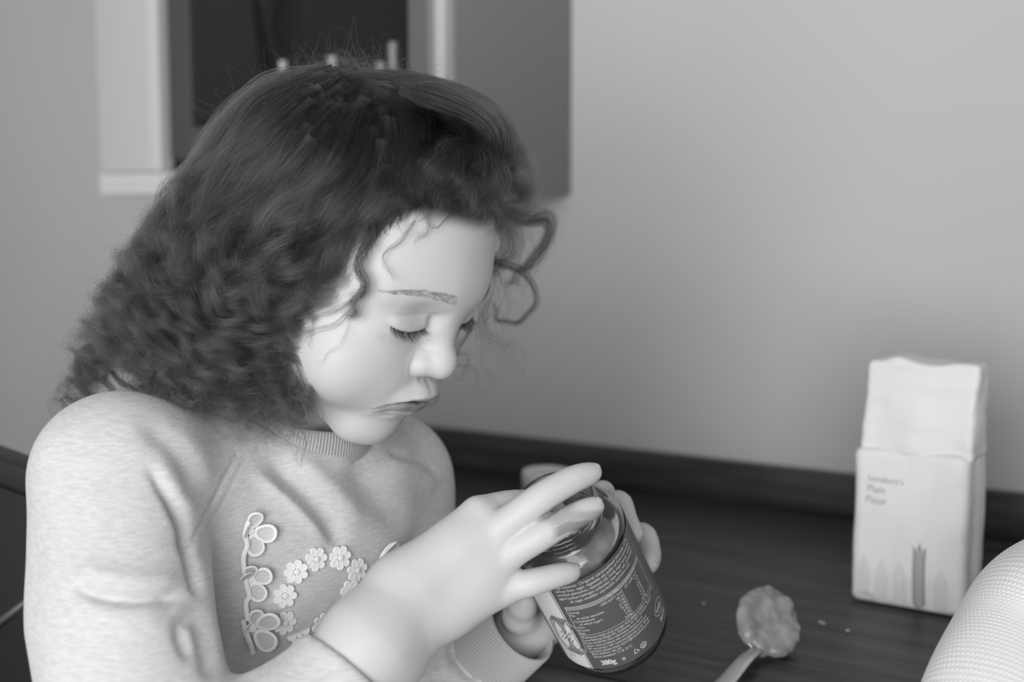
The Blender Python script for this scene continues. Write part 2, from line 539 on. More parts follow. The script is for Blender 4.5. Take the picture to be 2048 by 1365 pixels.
# materials for cloth
M_SHIRT, nt, b = new_mat('melange_jersey')
b.inputs['Roughness'].default_value = 0.95
b.inputs['Sheen Weight'].default_value = 0.15
nz, cr, mp = noise_mix(nt, b, .52, .69, 150, (1, 1, 6), 5, .26, .74)
n2 = node(nt, 'ShaderNodeTexNoise'); n2.inputs['Scale'].default_value = 1400
tcx = node(nt, 'ShaderNodeTexCoord'); nt.links.new(tcx.outputs['Object'], n2.inputs['Vector'])
bump(nt, b, n2.outputs[0], 0.5, 0.0009)
M_RIB = mat_plain('rib_knit', .40, .95)  # shade on the far cuff put into this grey; the collar shares it

def ribbed(name, c, ax, xd, prof, n, ribs, amp, parent, z0=None, z1=None):
    def rf(R, z, a):
        m = np.ones_like(z) if z0 is None else ((z > z0) & (z < z1)).astype(float)
        return R + amp * m * np.sin(a * ribs)
    V, F = lathe(prof, n, c, ax, xd, rfun=rf)
    return mesh_obj(name, V, F, M_RIB, parent)

M_NAIL = mat_plain('nail', .50, .35)
M_FLOWER = mat_plain('white_embroidery', .88, .85)
M_LACE, nt, b = new_mat('lace')
tcx = node(nt, 'ShaderNodeTexCoord'); ck = node(nt, 'ShaderNodeTexChecker'); ck.inputs['Scale'].default_value = 1500
ck.inputs['Color1'].default_value = grey(.74); ck.inputs['Color2'].default_value = grey(.50)
nt.links.new(tcx.outputs['Object'], ck.inputs[0]); nt.links.new(ck.outputs[0], b.inputs['Base Color']); b.inputs['Roughness'].default_value = .9

def add_face_hair(root, V, F):
    bm = BVHTree.FromPolygons([tuple(v) for v in V], [tuple(int(i) for i in f) for f in F])
    rng = np.random.RandomState(21)
    def surf(ax, z):
        o = H(ax, 125, z); h = bm.ray_cast(Vector(o), Vector(-HR[:, 1]))
        return np.array(h[0]), np.array(h[1])
    L, B = [], []
    for s in (1, -1):
        for i in range(210):
            ax = rng.uniform(16.5, 43.5); z = float(lash_z(np.array([ax]))[0]) - .2 + rng.normal(0, .15)
            p, n = surf(s * ax, z)
            t = (ax - 30) / 14
            ln = rng.uniform(5.0, 8.2) * (1 - .35 * (t < -.3)) * HS
            dr = HR @ np.array([s * (.42 * t + rng.normal(0, .13)), .75, -.72]); d2 = HR @ np.array([s * (.55 * t + rng.normal(0, .12)), .95, .10])
            p = p - n * .0002
            L.append(spline([p, p + dr * ln * .45, p + dr * ln * .75 + d2 * ln * .30], 9))
        for i in range(430):
            u = rng.beta(1.2, 1.3); ax = 13.5 + 41 * u
            zc = np.interp(ax, [9, 20, 35, 47, 57], [27.0, 29.2, 30.0, 27.6, 24.0]); w = np.interp(ax, [9, 16, 35, 57], [3.0, 3.4, 2.8, 1.2])
            z = zc + rng.uniform(-1, 1) * w
            p, n = surf(s * ax, z)
            up = np.interp(ax, [9, 18, 30, 57], [.95, .5, .05, -.25]) - .35 * (z - zc) / w
            dr = HR @ np.array([s * 1.0, -.25, up]) + rng.normal(0, .10, 3); dr -= n * (dr @ n); dr /= np.linalg.norm(dr)
            ln = rng.uniform(3.2, 5.6) * HS * (1 - .3 * u)
            B.append(spline([p - n * .0002, p + dr * ln * .5 + n * .0005, p + dr * ln + n * .0003], 6))
    hair_obj('eyelashes', [np.array(L)], M_LASH, root, 7.5e-5, 1.5e-5)
    hair_obj('eyebrows', [np.array(B)], M_BROW, root, 3.8e-5, 1.2e-5)

def add_trim(shirt, V, F):
    bm = BVHTree.FromPolygons([tuple(v) for v in V], [tuple(int(i) for i in f) for f in F])
    def hit(px, py):
        d = AX_R * ((px - 1024) / FPX) + AX_D + AX_U * ((682.5 - py) / FPX); d /= np.linalg.norm(d)
        h = bm.ray_cast(Vector(CAM), Vector(d))
        return (np.array(h[0]), np.array(h[1])) if h[0] is not None else (None, None)
    def frame_at(px, py, tilt=0.0):
        p, n = hit(px, py)
        ns = [hit(px + a, py + b)[1] for a, b in ((14, 0), (-14, 0), (0, 14), (0, -14))]
        n = n + sum(x for x in ns if x is not None); n /= np.linalg.norm(n)
        x = np.cross(AX_U, n); x /= np.linalg.norm(x); y = np.cross(n, x)
        if tilt:
            a = math.radians(tilt); n, x = n * math.cos(a) + x * math.sin(a), x * math.cos(a) - n * math.sin(a)
        return p, x, y, n
    def petal(Vv, Ff, c, x, y, n, r0, r1, wd, th, ang, lift=0.0, rings=3, m=14, dish=.35):
        """an oval petal from radius r0 to r1 in direction ang"""
        e = x * math.cos(ang) + y * math.sin(ang); f = -x * math.sin(ang) + y * math.cos(ang)
        cc = c + e * (r0 + r1) / 2; L = (r1 - r0) / 2
        k0 = len(Vv)
        prof = [(1.0, -.2), (1.04, .35), (.92, 1.0), (.74, .75), (.60, dish), (.3, dish), (.02, dish)]
        for q, h in prof:
            for i in range(m):
                a = i / m * 6.2832
                px_ = math.cos(a) * L * q; py_ = math.sin(a) * wd * q * (1 + .25 * math.cos(a))
                Vv.append(cc + e * px_ + f * py_ + n * (h * th + lift * (px_ + L) / (2 * L) * (r1 - r0)))
        for j in range(len(prof) - 1):
            for i in range(m): Ff.append((k0 + j * m + i, k0 + j * m + (i + 1) % m, k0 + (j + 1) * m + (i + 1) % m, k0 + (j + 1) * m + i))
    rng = np.random.RandomState(9)
    for (px, py) in [(592, 1144), (631, 1119), (679, 1116), (713, 1141), (701, 1183), (569, 1192), (569, 1246), (598, 1273), (643, 1250), (690, 1222)]:
        p, x, y, n = frame_at(px, py, rng.uniform(-8, 8))
        d = to_px(p)[0][2]; R = 25.5 / FPX * d
        Vv, Ff = [], []; a0 = rng.uniform(0, 1)
        for k in range(7): petal(Vv, Ff, p + n * .0006, x, y, n, R * .22, R, R * .30, .0011, a0 + k * 6.2832 / 7, m=10, dish=.7)
        petal(Vv, Ff, p + n * .0010, x, y, n, -R * .24, R * .24, R * .24, .0014, 0, m=10, dish=1.0)
        mesh_obj('embroidered_daisy', Vv, Ff, M_FLOWER, shirt)
    def lace(px, py, petals, tilt=0):
        p, x, y, n = frame_at(px, py, tilt); d = to_px(p)[0][2]
        Vv, Ff = [], []
        for ang, r0, r1, w, lift in petals:
            petal(Vv, Ff, p + n * .0015, x, y, n, r0 / FPX * d, r1 / FPX * d, w / FPX * d, .0010, math.radians(ang), lift, m=18, dish=.15)
        petal(Vv, Ff, p + n * .0018, x, y, n, -9 / FPX * d, 9 / FPX * d, 7 / FPX * d, .0012, 0, m=12, dish=.9)
        o = mesh_obj('lace_flower', Vv, Ff, [M_FLOWER, M_LACE], shirt)
        mi = np.zeros(len(o.data.polygons), np.int32)
        npt = 6 * 18
        for q in range(len(petals)): mi[q * npt + 3 * 18:(q + 1) * npt] = 1
        o.data.polygons.foreach_set('material_index', mi)
    lace(499, 1062, [(78, 6, 44, 16, .35), (-8, 6, 52, 19, .30), (-70, 6, 54, 18, .15), (165, 3, 20, 12, 1.2)])
    lace(497, 1160, [(85, 4, 34, 14, .5), (18, 5, 46, 18, .35), (-55, 6, 50, 17, .2), (120, 2, 26, 15, 1.4)])
    lace(503, 1256, [(80, 6, 46, 15, .25), (30, 8, 56, 20, .45), (-42, 8, 58, 20, .40), (170, 3, 18, 12, 1.0)])
    lace(753, 1126, [(95, 4, 48, 12, .9), (48, 8, 48, 17, .7), (200, 4, 26, 10, .9), (250, 4, 34, 10, .8), (-20, 4, 30, 12, .5)], 20)
    def cord(name, pts, r, lift):
        C = spline(pts, 60); W = []
        for a, b_ in C:
            p, n = hit(a, b_)
            if p is not None: W.append(p + n * lift)
        W = np.array(W); Vv, Ff = [], []
        for i, q in enumerate(W):
            t = W[min(i + 1, len(W) - 1)] - W[max(i - 1, 0)]; t /= np.linalg.norm(t) + 1e-9
            a_ = np.cross(t, AX_D); a_ /= np.linalg.norm(a_); b2 = np.cross(t, a_)
            for k in range(8): Vv.append(q + r * (math.cos(k * .7854) * a_ + math.sin(k * .7854) * b2))
            if i: Ff += [((i - 1) * 8 + k, (i - 1) * 8 + (k + 1) % 8, i * 8 + (k + 1) % 8, i * 8 + k) for k in range(8)]
        mesh_obj(name, Vv, Ff, M_FLOWER, shirt)
    cord('lace_edge', [(494, 1040), (487, 1066), (492, 1088), (485, 1110), (487, 1140), (491, 1165), (497, 1190), (491, 1205), (494, 1238)], .0018, .0030)
    cord('lace_edge', [(485, 1238), (491, 1264), (498, 1284), (505, 1304)], .0018, .0030)

def build_child(detail=True):
    t0 = P(470, 1600, .85); t0[2] = 0.46
    root = empty('person', t0, 'child with curly dark hair in a light melange sweatshirt, looking down into a jar', 'person')
    V, F = polygonise(body_prims(), 0.00115 if detail else .0016)
    body = mesh_obj('body', V, F, M_SKIN, root)
    q = toH(V); ax = np.abs(q[:, 0]); u = q[:, 2] - mouth_line(ax)
    tone = np.full(len(V), .565)
    lip = smoothstep(62, 68, q[:, 1]) * (1 - smoothstep(22, 27, ax))
    up = smoothstep(-.5, .5, u) * (1 - smoothstep(5.2 - .2 * ax, 7.4 - .2 * ax, u))
    lo = smoothstep(-.5, .5, -u) * (1 - smoothstep(8.0 - .14 * ax, 10.0 - .14 * ax, -u))
    tone -= lip * np.maximum(.20 * up, .30 * lo)
    scalp = np.maximum(smoothstep(66, 76, q[:, 2] - .0 * q[:, 1]), smoothstep(8, 22, 30 - q[:, 1] + .55 * q[:, 2])) * (q[:, 2] > -25)
    tone = tone * (1 - .93 * np.clip(scalp, 0, 1))
    rng = np.random.RandomState(5)
    for i in range(46):                                   # freckles over the nose and cheeks
        c = np.array([rng.normal(0, 15), 0, rng.normal(-8, 7)]); r = rng.uniform(.3, .45)
        tone -= .08 * np.exp(-((q[:, 0] - c[0]) ** 2 + (q[:, 2] - c[2]) ** 2) / (2 * r * r)) * (q[:, 1] > 55)
    a = body.data.color_attributes.new('tone', 'FLOAT_COLOR', 'POINT')
    c = np.ones((len(V), 4)); c[:, :3] = tone[:, None]
    a.data.foreach_set('color', c.astype(np.float32).ravel())
    SV, SF = polygonise(shirt_prims(), .002)
    SV = fold_shirt(SV, SF); SV = relax(SV, SF, .3)
    shirt = mesh_obj('sweatshirt', SV, SF, M_SHIRT, root)
    add_face_hair(root, V, F)
    for hand, names in ((HAND_R, ('middle', 'ring', 'little')), (HAND_L, ('index', 'middle', 'ring'))):
        for nme in names:
            pts, rr = V2(hand[nme]); f = pts[-1] - pts[-2]; f /= np.linalg.norm(f)
            n = camvec(.05, -.72, .68) if hand is HAND_R else camvec(.9, -.3, .3)
            n = n - f * (n @ f); n /= np.linalg.norm(n); sd = np.cross(f, n); r = rr[-1]
            R = np.stack([f, sd, n], 1)
            NV, NF = polygonise([ell(pts[-1] + n * r * .66 + f * r * .12, (r * .66, r * .56, r * .36), .001, 'u', R)], .0004)
            mesh_obj('fingernail', NV, NF, M_NAIL, root)
    add_trim(shirt, SV, SF)
    # collar
    prof = [(.0575, -.014), (.0570, -.006), (.0555, .002), (.0535, .009), (.0515, .0135), (.0495, .0140), (.0485, .010), (.050, 0), (.052, -.014)]
    cc = P(592, 824, .876) - UP * .002
    ax_ = UP + .13 * FD; ax_ /= np.linalg.norm(ax_)
    ribbed('collar', cc, ax_, LF, prof, 1080, 150, .00038, root, -.013, .0138)
    # far cuff
    c0, c1 = P(948, 1338, .888), P(1046, 1252, .862)
    d = c1 - c0; L = np.linalg.norm(d)
    prof = [(.0335, -.004), (.0305, .002), (.0290, .004), (.0285, L * .5), (.0272, L - .003), (.0262, L), (.0250, L - .001), (.0248, L * .6), (.0245, .0)]
    ribbed('cuff', c0, d, AX_U, prof, 720, 84, .00045, root, .0045, L + .001)
    return root, body, shirt
# ------------------------------------------------------------ hair: real strands in locks
M_HAIR, nt, b_ = new_mat('hair')
nt.nodes.remove(b_)
hb = nt.nodes.new('ShaderNodeBsdfHairPrincipled')
hb.parametrization = 'COLOR'
hb.inputs['Color'].default_value = grey(.05)
hb.inputs['Roughness'].default_value = .19
hb.inputs['Radial Roughness'].default_value = .32
hb.inputs['Random Roughness'].default_value = .2
hi = node(nt, 'ShaderNodeAttribute', attribute_name='shade'); mr = nt.nodes.new('ShaderNodeMapRange')
mr.inputs[3].default_value = .0025; mr.inputs[4].default_value = .060
hb.inputs['IOR'].default_value = 1.46
cc_ = nt.nodes.new('ShaderNodeCombineColor')
nt.links.new(hi.outputs['Fac'], mr.inputs[0])
for i in range(3): nt.links.new(mr.outputs[0], cc_.inputs[i])
nt.links.new(cc_.outputs[0], hb.inputs['Color'])
nt.links.new(hb.outputs[0], nt.nodes['Material Output'].inputs[0])
M_LASH = mat_plain('lash', .02, .5)
M_BROW = mat_plain('brow_hair', .13, .7)

def hair_obj(name, strands, mat, parent, r0=5e-5, r1=2e-5, gain=None):
    """strands: list of arrays (S, M, 3)"""
    data = bpy.data.hair_curves.new(name)
    sizes = np.concatenate([np.full(a.shape[0], a.shape[1]) for a in strands])
    data.add_curves(sizes.astype(int).tolist())
    pos = np.concatenate([a.reshape(-1, 3) for a in strands]).astype(np.float32)
    data.attributes['position'].data.foreach_set('vector', pos.ravel()) if 'position' in data.attributes else data.position_data.foreach_set('vector', pos.ravel())
    rad = np.concatenate([np.tile(np.linspace(r0, r1, a.shape[1]), a.shape[0]) for a in strands]).astype(np.float32)
    at = data.attributes.get('radius') or data.attributes.new('radius', 'FLOAT', 'POINT')
    at.data.foreach_set('value', rad)
    rs = np.random.RandomState(1)
    sh = []
    for li, a in enumerate(strands):
        t = np.linspace(0, 1, a.shape[1])[None]
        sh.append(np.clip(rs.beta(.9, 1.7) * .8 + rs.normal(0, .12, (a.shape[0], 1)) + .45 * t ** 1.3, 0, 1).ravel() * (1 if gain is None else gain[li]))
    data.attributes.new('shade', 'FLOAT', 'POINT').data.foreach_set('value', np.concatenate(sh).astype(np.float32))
    data.materials.append(mat)
    o = bpy.data.objects.new(name, data); link(o, parent)
    if parent is not None: o.matrix_parent_inverse = Matrix.Translation(-Vector(parent.location))
    return o

def hair_volume():
    p = [hell((0, -16, 40), (77, 90, 71), 10)]
    p += [cone(P(600, 360, .88), P(440, 610, .87), .082, .074, .04)]
    p += [cone(P(440, 610, .87), P(420, 700, .865), .074, .066, .04)]
    p += [cone(P(560, 560, .84), P(520, 740, .85), .055, .045, .04)]
    p += [hell((-8, 60, 86), (40, 30, 22), 14)]
    p += [hell((-52, 30, 50), (30, 50, 40), 20)]
    return p

def trace(prims, px, lim=(.62, 1.15)):
    """depth at which the camera ray through each pixel meets the solid (nan when it misses)"""
    px = np.asarray(px, float)
    d = np.full(len(px), lim[0]); hit = np.zeros(len(px), bool)
    x = (px[:, 0] - 1024) / FPX; u = (682.5 - px[:, 1]) / FPX
    dirs = x[:, None] * AX_R + AX_D + u[:, None] * AX_U
    for i in range(60):
        e = ev(prims, CAM + dirs * d[:, None])
        hit |= e < .0008
        d = np.where(hit, d, d + np.maximum(e, .0008) * .85)
    d[~hit | (d > lim[1])] = np.nan
    return d

def fill_nan(a):
    i = np.arange(len(a)); ok = ~np.isnan(a)
    return np.interp(i, i[ok], a[ok]) if ok.any() else np.full(len(a), .88)

def lock(G, n, rng, w0, w1, amp0, amp1, wave, M=44, frizz=.0006, cut=.25, ph=None, hand=None, spread=0.0):
    """n strands round a guide G (world points); the whole lock winds as one"""
    C = spline(G, M)
    T = np.gradient(C, axis=0); T /= np.linalg.norm(T, axis=1, keepdims=True) + 1e-9
    ref = AX_D + .3 * AX_U
    Nn = np.cross(T, ref); Nn /= np.linalg.norm(Nn, axis=1, keepdims=True) + 1e-9
    Bn = np.cross(T, Nn)
    s = np.r_[0, np.cumsum(np.linalg.norm(np.diff(C, axis=0), axis=1))]
    u = s / s[-1]
    ph = rng.uniform(0, 6.28) if ph is None else ph
    hand = rng.choice([-1, 1]) if hand is None else hand
    phase = ph + hand * (s / (wave * (1.9 - 1.1 * u)) * 6.2832 + .6 * np.sin(u * 5 + ph))
    amp = amp0 + (amp1 - amp0) * smoothstep(.14, .95, u)
    k = np.arange(n)
    rr = np.sqrt(rng.uniform(0, 1, n)); th = rng.uniform(0, 6.28, n)
    W = (w0 + (w1 - w0) * u ** .7) * (.35 + .65 * smoothstep(0, .16, u))
    dphi = rng.normal(0, .28, n)[:, None]
    da = rng.normal(1, .16, n)[:, None]
    pn = rr[:, None] * np.cos(th + 0)[:, None] * W + amp * da * np.cos(phase + dphi)
    pb = (rr[:, None] * np.sin(th)[:, None] * W + amp * da * np.sin(phase + dphi)) * .8
    kf = rng.uniform(120, 420, (n, 2)); kp = rng.uniform(0, 6.28, (n, 2))
    pn = pn + frizz * u * np.sin(kf[:, :1] * s + kp[:, :1]) * rng.exponential(1, (n, 1))
    pb = pb + frizz * u * np.sin(kf[:, 1:] * s + kp[:, 1:]) * rng.exponential(1, (n, 1))
    if spread:
        pn = pn + rng.normal(0, spread, (n, 1)) * u ** 2
    X = C[None] + pn[..., None] * Nn + pb[..., None] * Bn
    if cut:
        e = 1 - rng.uniform(0, cut, n)
        t = np.linspace(0, 1, M)[None] * e[:, None] * (M - 1)
        i = np.minimum(t.astype(int), M - 2); f = (t - i)[..., None]
        X = np.take_along_axis(X, i[..., None].repeat(3, 2), 1) * (1 - f) + np.take_along_axis(X, (i + 1)[..., None].repeat(3, 2), 1) * f
    return X

# families of guides in the order they lie side by side (photograph pixels, read onto the hair volume)
FAM_BACK = [
    [(672, 136), (545, 172), (458, 238), (396, 328), (342, 411), (300, 483), (253, 556), (220, 618), (180, 685), (154, 737)],
    [(695, 147), (592, 195), (504, 273), (431, 359), (380, 442), (323, 530), (281, 618), (250, 680), (219, 742)],
    [(721, 157), (638, 222), (566, 307), (483, 390), (421, 462), (369, 550), (323, 638), (291, 706), (271, 775)],
    [(745, 165), (706, 240), (664, 323), (581, 411), (504, 483), (457, 566), (411, 654), (374, 721), (348, 792)],
    [(760, 172), (742, 255), (711, 348), (643, 431), (576, 504), (530, 592), (488, 680), (457, 752), (442, 830)],
    [(775, 178), (773, 271), (752, 369), (695, 462), (638, 545), (592, 623), (555, 695), (530, 763), (514, 860)],
    [(785, 182), (804, 281), (788, 380), (747, 473), (685, 545), (638, 612), (597, 675), (576, 745), (560, 850)],
]
FAM_FRONT = [
    [(680, 172), (768, 219), (794, 276), (788, 338), (768, 405), (731, 473), (714, 520), (690, 560)],
    [(675, 165), (799, 206), (840, 252), (835, 317), (809, 390), (773, 442), (745, 470)],
    [(675, 158), (835, 202), (897, 244), (907, 295), (871, 343), (835, 400), (805, 445)],
    [(680, 152), (850, 195), (928, 240), (954, 295), (938, 345), (910, 388), (880, 408), (850, 415)],
    [(690, 148), (866, 185), (954, 230), (995, 290), (1001, 350), (985, 400), (955, 428), (925, 430)],
    [(705, 145), (876, 182), (970, 224), (1026, 288), (1052, 348), (1063, 411), (1047, 452), (1011, 483)],
]

def family(fam, vol, nlocks, nstr, rng, depth, w, amp, wave, urange=(0, 1), end=(.75, 1.0), start=(0, .1), **kw):
    A = [spline(g, 16) for g in fam]
    out = []
    us = rng.uniform(urange[0], urange[1], nlocks)
    G2 = []
    for u in us:
        x = u * (len(A) - 1); i = min(int(x), len(A) - 2); f = x - i
        g = A[i] * (1 - f) + A[i + 1] * f
        a, e = rng.uniform(*start), rng.uniform(*end)
        g = spline(g, 60); j = np.linspace(a * 59, e * 59, 16); g = np.stack([np.interp(j, np.arange(60), g[:, c]) for c in (0, 1)], 1)
        g += np.cumsum(rng.normal(0, 2.2, g.shape), 0) * np.linspace(0, 1, 16)[:, None]
        G2.append(g)
    D = trace(vol, np.concatenate(G2)).reshape(len(G2), 16)
    for g, d in zip(G2, D):
        d = fill_nan(d)
        d = np.convolve(np.pad(d, 2, 'edge'), np.ones(5) / 5, 'valid')
        off = rng.uniform(*depth)
        dd = d + off * smoothstep(-.1, .35, np.linspace(0, 1, 16))
        G = np.array([P(x, y, z) for (x, y), z in zip(g, dd)])
        out.append(lock(G, nstr, rng, rng.uniform(*w[0]), rng.uniform(*w[1]), amp[0], amp[1] * rng.uniform(.6, 1.3), wave * rng.uniform(.8, 1.3), **kw))
    return out

HERO = [
    ([(1000, 430), (1050, 470), (1068, 520), (1050, 560), (1062, 610)], .92, .93, 20, .004, .004),
    ([(990, 540), (1010, 600), (1000, 660), (1030, 720), (1020, 760)], .92, .94, 16, .004, .005),
    ([(1020, 420), (1070, 425), (1100, 440), (1085, 500), (1048, 545), (1030, 590)], .92, .92, 50, .006, .004),
    # waypoints, depth start/end, strands, width root/tip (m)
    ([(985, 405), (1020, 428), (1060, 440), (1097, 434), (1101, 462), (1075, 509), (1040, 540), (1024, 562), (1020, 580)], .91, .92, 130, .006, .002),
    ([(980, 400), (1030, 440), (1085, 445), (1096, 470), (1070, 520), (1030, 548)], .915, .92, 90, .005, .002),
    ([(975, 500), (987, 522), (1040, 541), (1068, 575), (1068, 615), (1038, 643), (1003, 644), (989, 624), (990, 600)], .91, .93, 90, .0035, .001),
    ([(975, 400), (1005, 425), (1025, 455), (1034, 487), (1018, 520), (985, 537), (965, 555)], .905, .91, 160, .007, .003),
    ([(970, 400), (1000, 440), (1010, 480), (1000, 515), (978, 535)], .90, .90, 160, .008, .003),
    ([(985, 520), (978, 583), (966, 627), (974, 663), (996, 685), (1040, 693)], .90, .93, 26, .003, .002),
    ([(990, 515), (1000, 570), (985, 620), (970, 650), (990, 690), (1020, 705)], .91, .93, 22, .004, .004),
    ([(980, 530), (968, 560), (961, 650), (974, 680), (994, 702), (1025, 720)], .90, .93, 14, .002, .003),
    ([(1000, 520), (1015, 580), (1040, 640), (1042, 700), (1030, 760)], .92, .93, 8, .003, .004),
    ([(945, 620), (937, 670), (909, 704), (932, 709), (936, 730), (925, 755), (899, 769)], .90, .92, 16, .0015, .001),
    ([(935, 600), (945, 650), (920, 690), (914, 724), (940, 738), (957, 757), (952, 772), (930, 777)], .90, .92, 14, .0015, .001),
    ([(900, 730), (870, 777), (875, 792), (862, 812), (835, 818)], .91, .92, 16, .001, .0008),
    ([(975, 600), (955, 660), (965, 720), (985, 760), (960, 790), (925, 790)], .92, .94, 8, .003, .003),
    ([(745, 440), (736, 479), (717, 530), (730, 566), (714, 598), (706, 625), (690, 640)], .010, None, 150, .0035, .0015),
    ([(905, 360), (905, 395), (899, 431), (878, 453), (858, 447), (853, 432)], .004, None, 14, .0012, .0004),
    ([(830, 440), (800, 480), (771, 508), (772, 538), (783, 551), (797, 559)], .004, None, 16, .002, .0006),
    ([(840, 400), (855, 440), (845, 470), (820, 480)], .004, None, 26, .003, .002),
    ([(706, 600), (670, 622), (630, 637), (618, 665), (619, 700)], .004, None, 20, .002, .001),
    ([(712, 610), (702, 640), (680, 688), (650, 715), (630, 730)], .004, None, 6, .0008, .0006),
    ([(700, 620), (670, 650), (620, 665), (565, 690)], .004, None, 14, .002, .002),
    ([(560, 706), (597, 724), (615, 750), (624, 778), (623, 807), (600, 836), (588, 846)], .78, .79, 40, .003, .001),
    ([(560, 712), (590, 735), (606, 770), (603, 800), (585, 812)], .78, .79, 60, .005, .002),
    ([(250, 660), (205, 685), (165, 705), (155, 735), (164, 770), (184, 796), (210, 800), (222, 785), (212, 760), (196, 728), (190, 705)], .83, .80, 110, .004, .0014),
    ([(200, 800), (176, 803), (146, 799), (118, 795)], .80, .79, 50, .0016, .0012),
    ([(122, 796), (128, 815), (130, 850), (128, 870)], .79, .785, 10, .001, .0006),
    ([(222, 742), (245, 767), (272, 778), (290, 770)], .81, .79, 60, .002, .001),
    ([(255, 700), (245, 750), (258, 800), (245, 832)], .81, .77, 8, .001, .001),
    ([(300, 760), (325, 790), (332, 860), (312, 898), (278, 906)], .80, .755, 5, .0005, .0005),
    ([(310, 740), (303, 780), (312, 802), (350, 817), (372, 800)], .80, .775, 40, .002, .0012),
    ([(575, 830), (590, 848), (611, 880), (603, 930), (594, 915), (591, 890)], .775, .765, 8, .0006, .0003),
    ([(590, 800), (575, 835), (610, 830), (622, 805), (600, 800), (570, 850)], .785, .785, 30, .002, .001),
]

def build_hair(root, dens=1.0):
    rng = np.random.RandomState(11)
    vol = hair_volume(); S = []
    n = lambda x: max(2, int(x * dens))
    # under layers, deep to shallow, then the locks that show
    S += family(FAM_BACK, vol, n(200), 55, rng, (.010, .050), ((.008, .013), (.005, .009)), (.001, .008), .060, end=(.7, 1.02), spread=.004)
    S += family(FAM_BACK, vol, n(120), 120, rng, (-.002, .012), ((.009, .015), (.0025, .0045)), (.0015, .0105), .062, end=(.75, 1.03), frizz=.0009, spread=.002)
    S += family(FAM_BACK, vol, n(62), 110, rng, (-.009, .000), ((.005, .011), (.0015, .004)), (.002, .0125), .055, end=(.85, 1.08), start=(0, .25), frizz=.0013, spread=.0015)
    nback = len(S)
    S += family(FAM_FRONT, vol, n(90), 70, rng, (.002, .03), ((.008, .012), (.005, .009)), (.001, .004), .06, end=(.7, 1.0))
    S += family(FAM_FRONT, vol, n(46), 130, rng, (-.010, .002), ((.006, .012), (.004, .007)), (.001, .0055), .075, end=(.6, 1.0))
    nfront = len(S)
    # the loose curls that rest on the shoulder and chest
    for i in range(n(150)):
        x = rng.uniform(290, 610); y = 725 + rng.uniform(-25, 40) + .13 * (x - 300)
        L = rng.uniform(45, 125)
        d0 = .80 + (x - 300) / 300 * (-.01) + rng.uniform(-.014, .03)
        G = np.array([P(x + rng.normal(0, 10) * k, y + L * k * .5, d0 - .008 * k) for k in (0, .5, 1, 1.5, 2)])
        S.append(lock(G, rng.randint(6, 24), rng, .003, .0009, .006, .0125, .034, frizz=.0009))
    for i in range(n(60)):                                # left edge curls
        t = rng.uniform(0, 1); x = 330 - 150 * t; y = 500 + 230 * t
        G = np.array([P(x - 14 * k + rng.normal(0, 6), y + 26 * k, .86 - .004 * k + rng.uniform(-.01, .01)) for k in range(5)])
        S.append(lock(G, 26, rng, .005, .002, .004, .011, .036, frizz=.0014))
    nloose = len(S)
    for w, d0, d1, k, w0, w1 in HERO:
        m = len(w)
        if d1 is None:
            dd = fill_nan(trace(head_prims(), w)) - d0
            G = np.array([P(x, y, z) for (x, y), z in zip(w, dd)])
        else:
            G = np.array([P(x, y, d0 + (d1 - d0) * i / (m - 1)) for i, (x, y) in enumerate(w)])
        S.append(lock(G, k, rng, w0 * 1.25, w1 * 1.5, 0, .0012, .03, frizz=.0012, cut=.10, M=44, spread=w1 * .9))
    # hairs that grow at the hairline over the forehead
    X = []
    hl = spline([(1000, 470), (990, 425), (960, 395), (930, 390), (900, 388), (870, 398), (845, 415), (800, 440), (760, 470), (735, 500)], 240)
    D = fill_nan(trace(head_prims(), hl))
    for (x, y), d in zip(hl, D):
        for k in range(11):
            q = P(x + rng.normal(0, 7), y + rng.normal(-2, 9), d + .001)
            tip = P(x + rng.normal(6, 10), y - rng.uniform(30, 70), d - .006 + rng.uniform(0, .01))
            mid = (q + tip) / 2 + camvec(rng.normal(0, .002), -.002, 0)
            X.append(spline([q, mid, tip], 12))
    S.append(np.array(X))
    # flyaway hairs along the outline
    out = spline([(150, 740), (215, 620), (330, 470), (400, 350), (480, 240), (570, 170), (680, 135), (780, 155), (880, 180), (970, 250), (1030, 330), (1070, 400)], 400)
    X = []
    for i in range(n(1200)):
        j = rng.randint(8, 392); c = out[j]; t = out[j + 3] - out[j - 3]; t = t / np.hypot(*t); nn = np.array([t[1], -t[0]])
        if nn @ (c - np.array([600, 500])) < 0: nn = -nn
        t = t * rng.choice([-1, 1]); L = rng.uniform(20, 75); h = rng.exponential(13) + 4
        w = [c - nn * 12, c + t * L * .35 + nn * h * .5, c + t * L * .7 + nn * h, c + t * L + nn * h * rng.uniform(.2, 1.6), c + t * L * 1.2 + nn * h * rng.uniform(-.5, 1.5)]
        d = .87 + rng.uniform(-.02, .02)
        X.append(spline([P(a, b, d) for a, b in w], 18))
    S.append(np.array(X))
    # far side of the head
    G = []
    for i in range(n(150)):
        a = rng.uniform(-2.6, -.9); zt = rng.uniform(40, 100)
        pts = []
        for k in range(9):
            z = zt - k * 17; r = 1.0 + .02 * k
            pts.append(H(85 * r * math.sin(a) * min(1, math.sqrt(max(.05, 1 - (max(z, 0) / 125) ** 2))), -16 + 92 * r * math.cos(a) * -1 * min(1, math.sqrt(max(.05, 1 - (max(z, 0) / 125) ** 2))) * (-1 if False else 1), z))
        pts = np.array(pts)
        if (to_px(pts)[:, 0] > 905).any() and (toH(pts)[:, 1] > 40).any(): continue
        S.append(lock(pts, 40, rng, .008, .004, .002, .007, .032))
    gain = [1.15] * nback + [.45] * (nfront - nback) + [.8] * (nloose - nfront) + [.4] * (len(S) - nloose)  # front locks darkened, back ones lifted: how light falls, put into hair colour
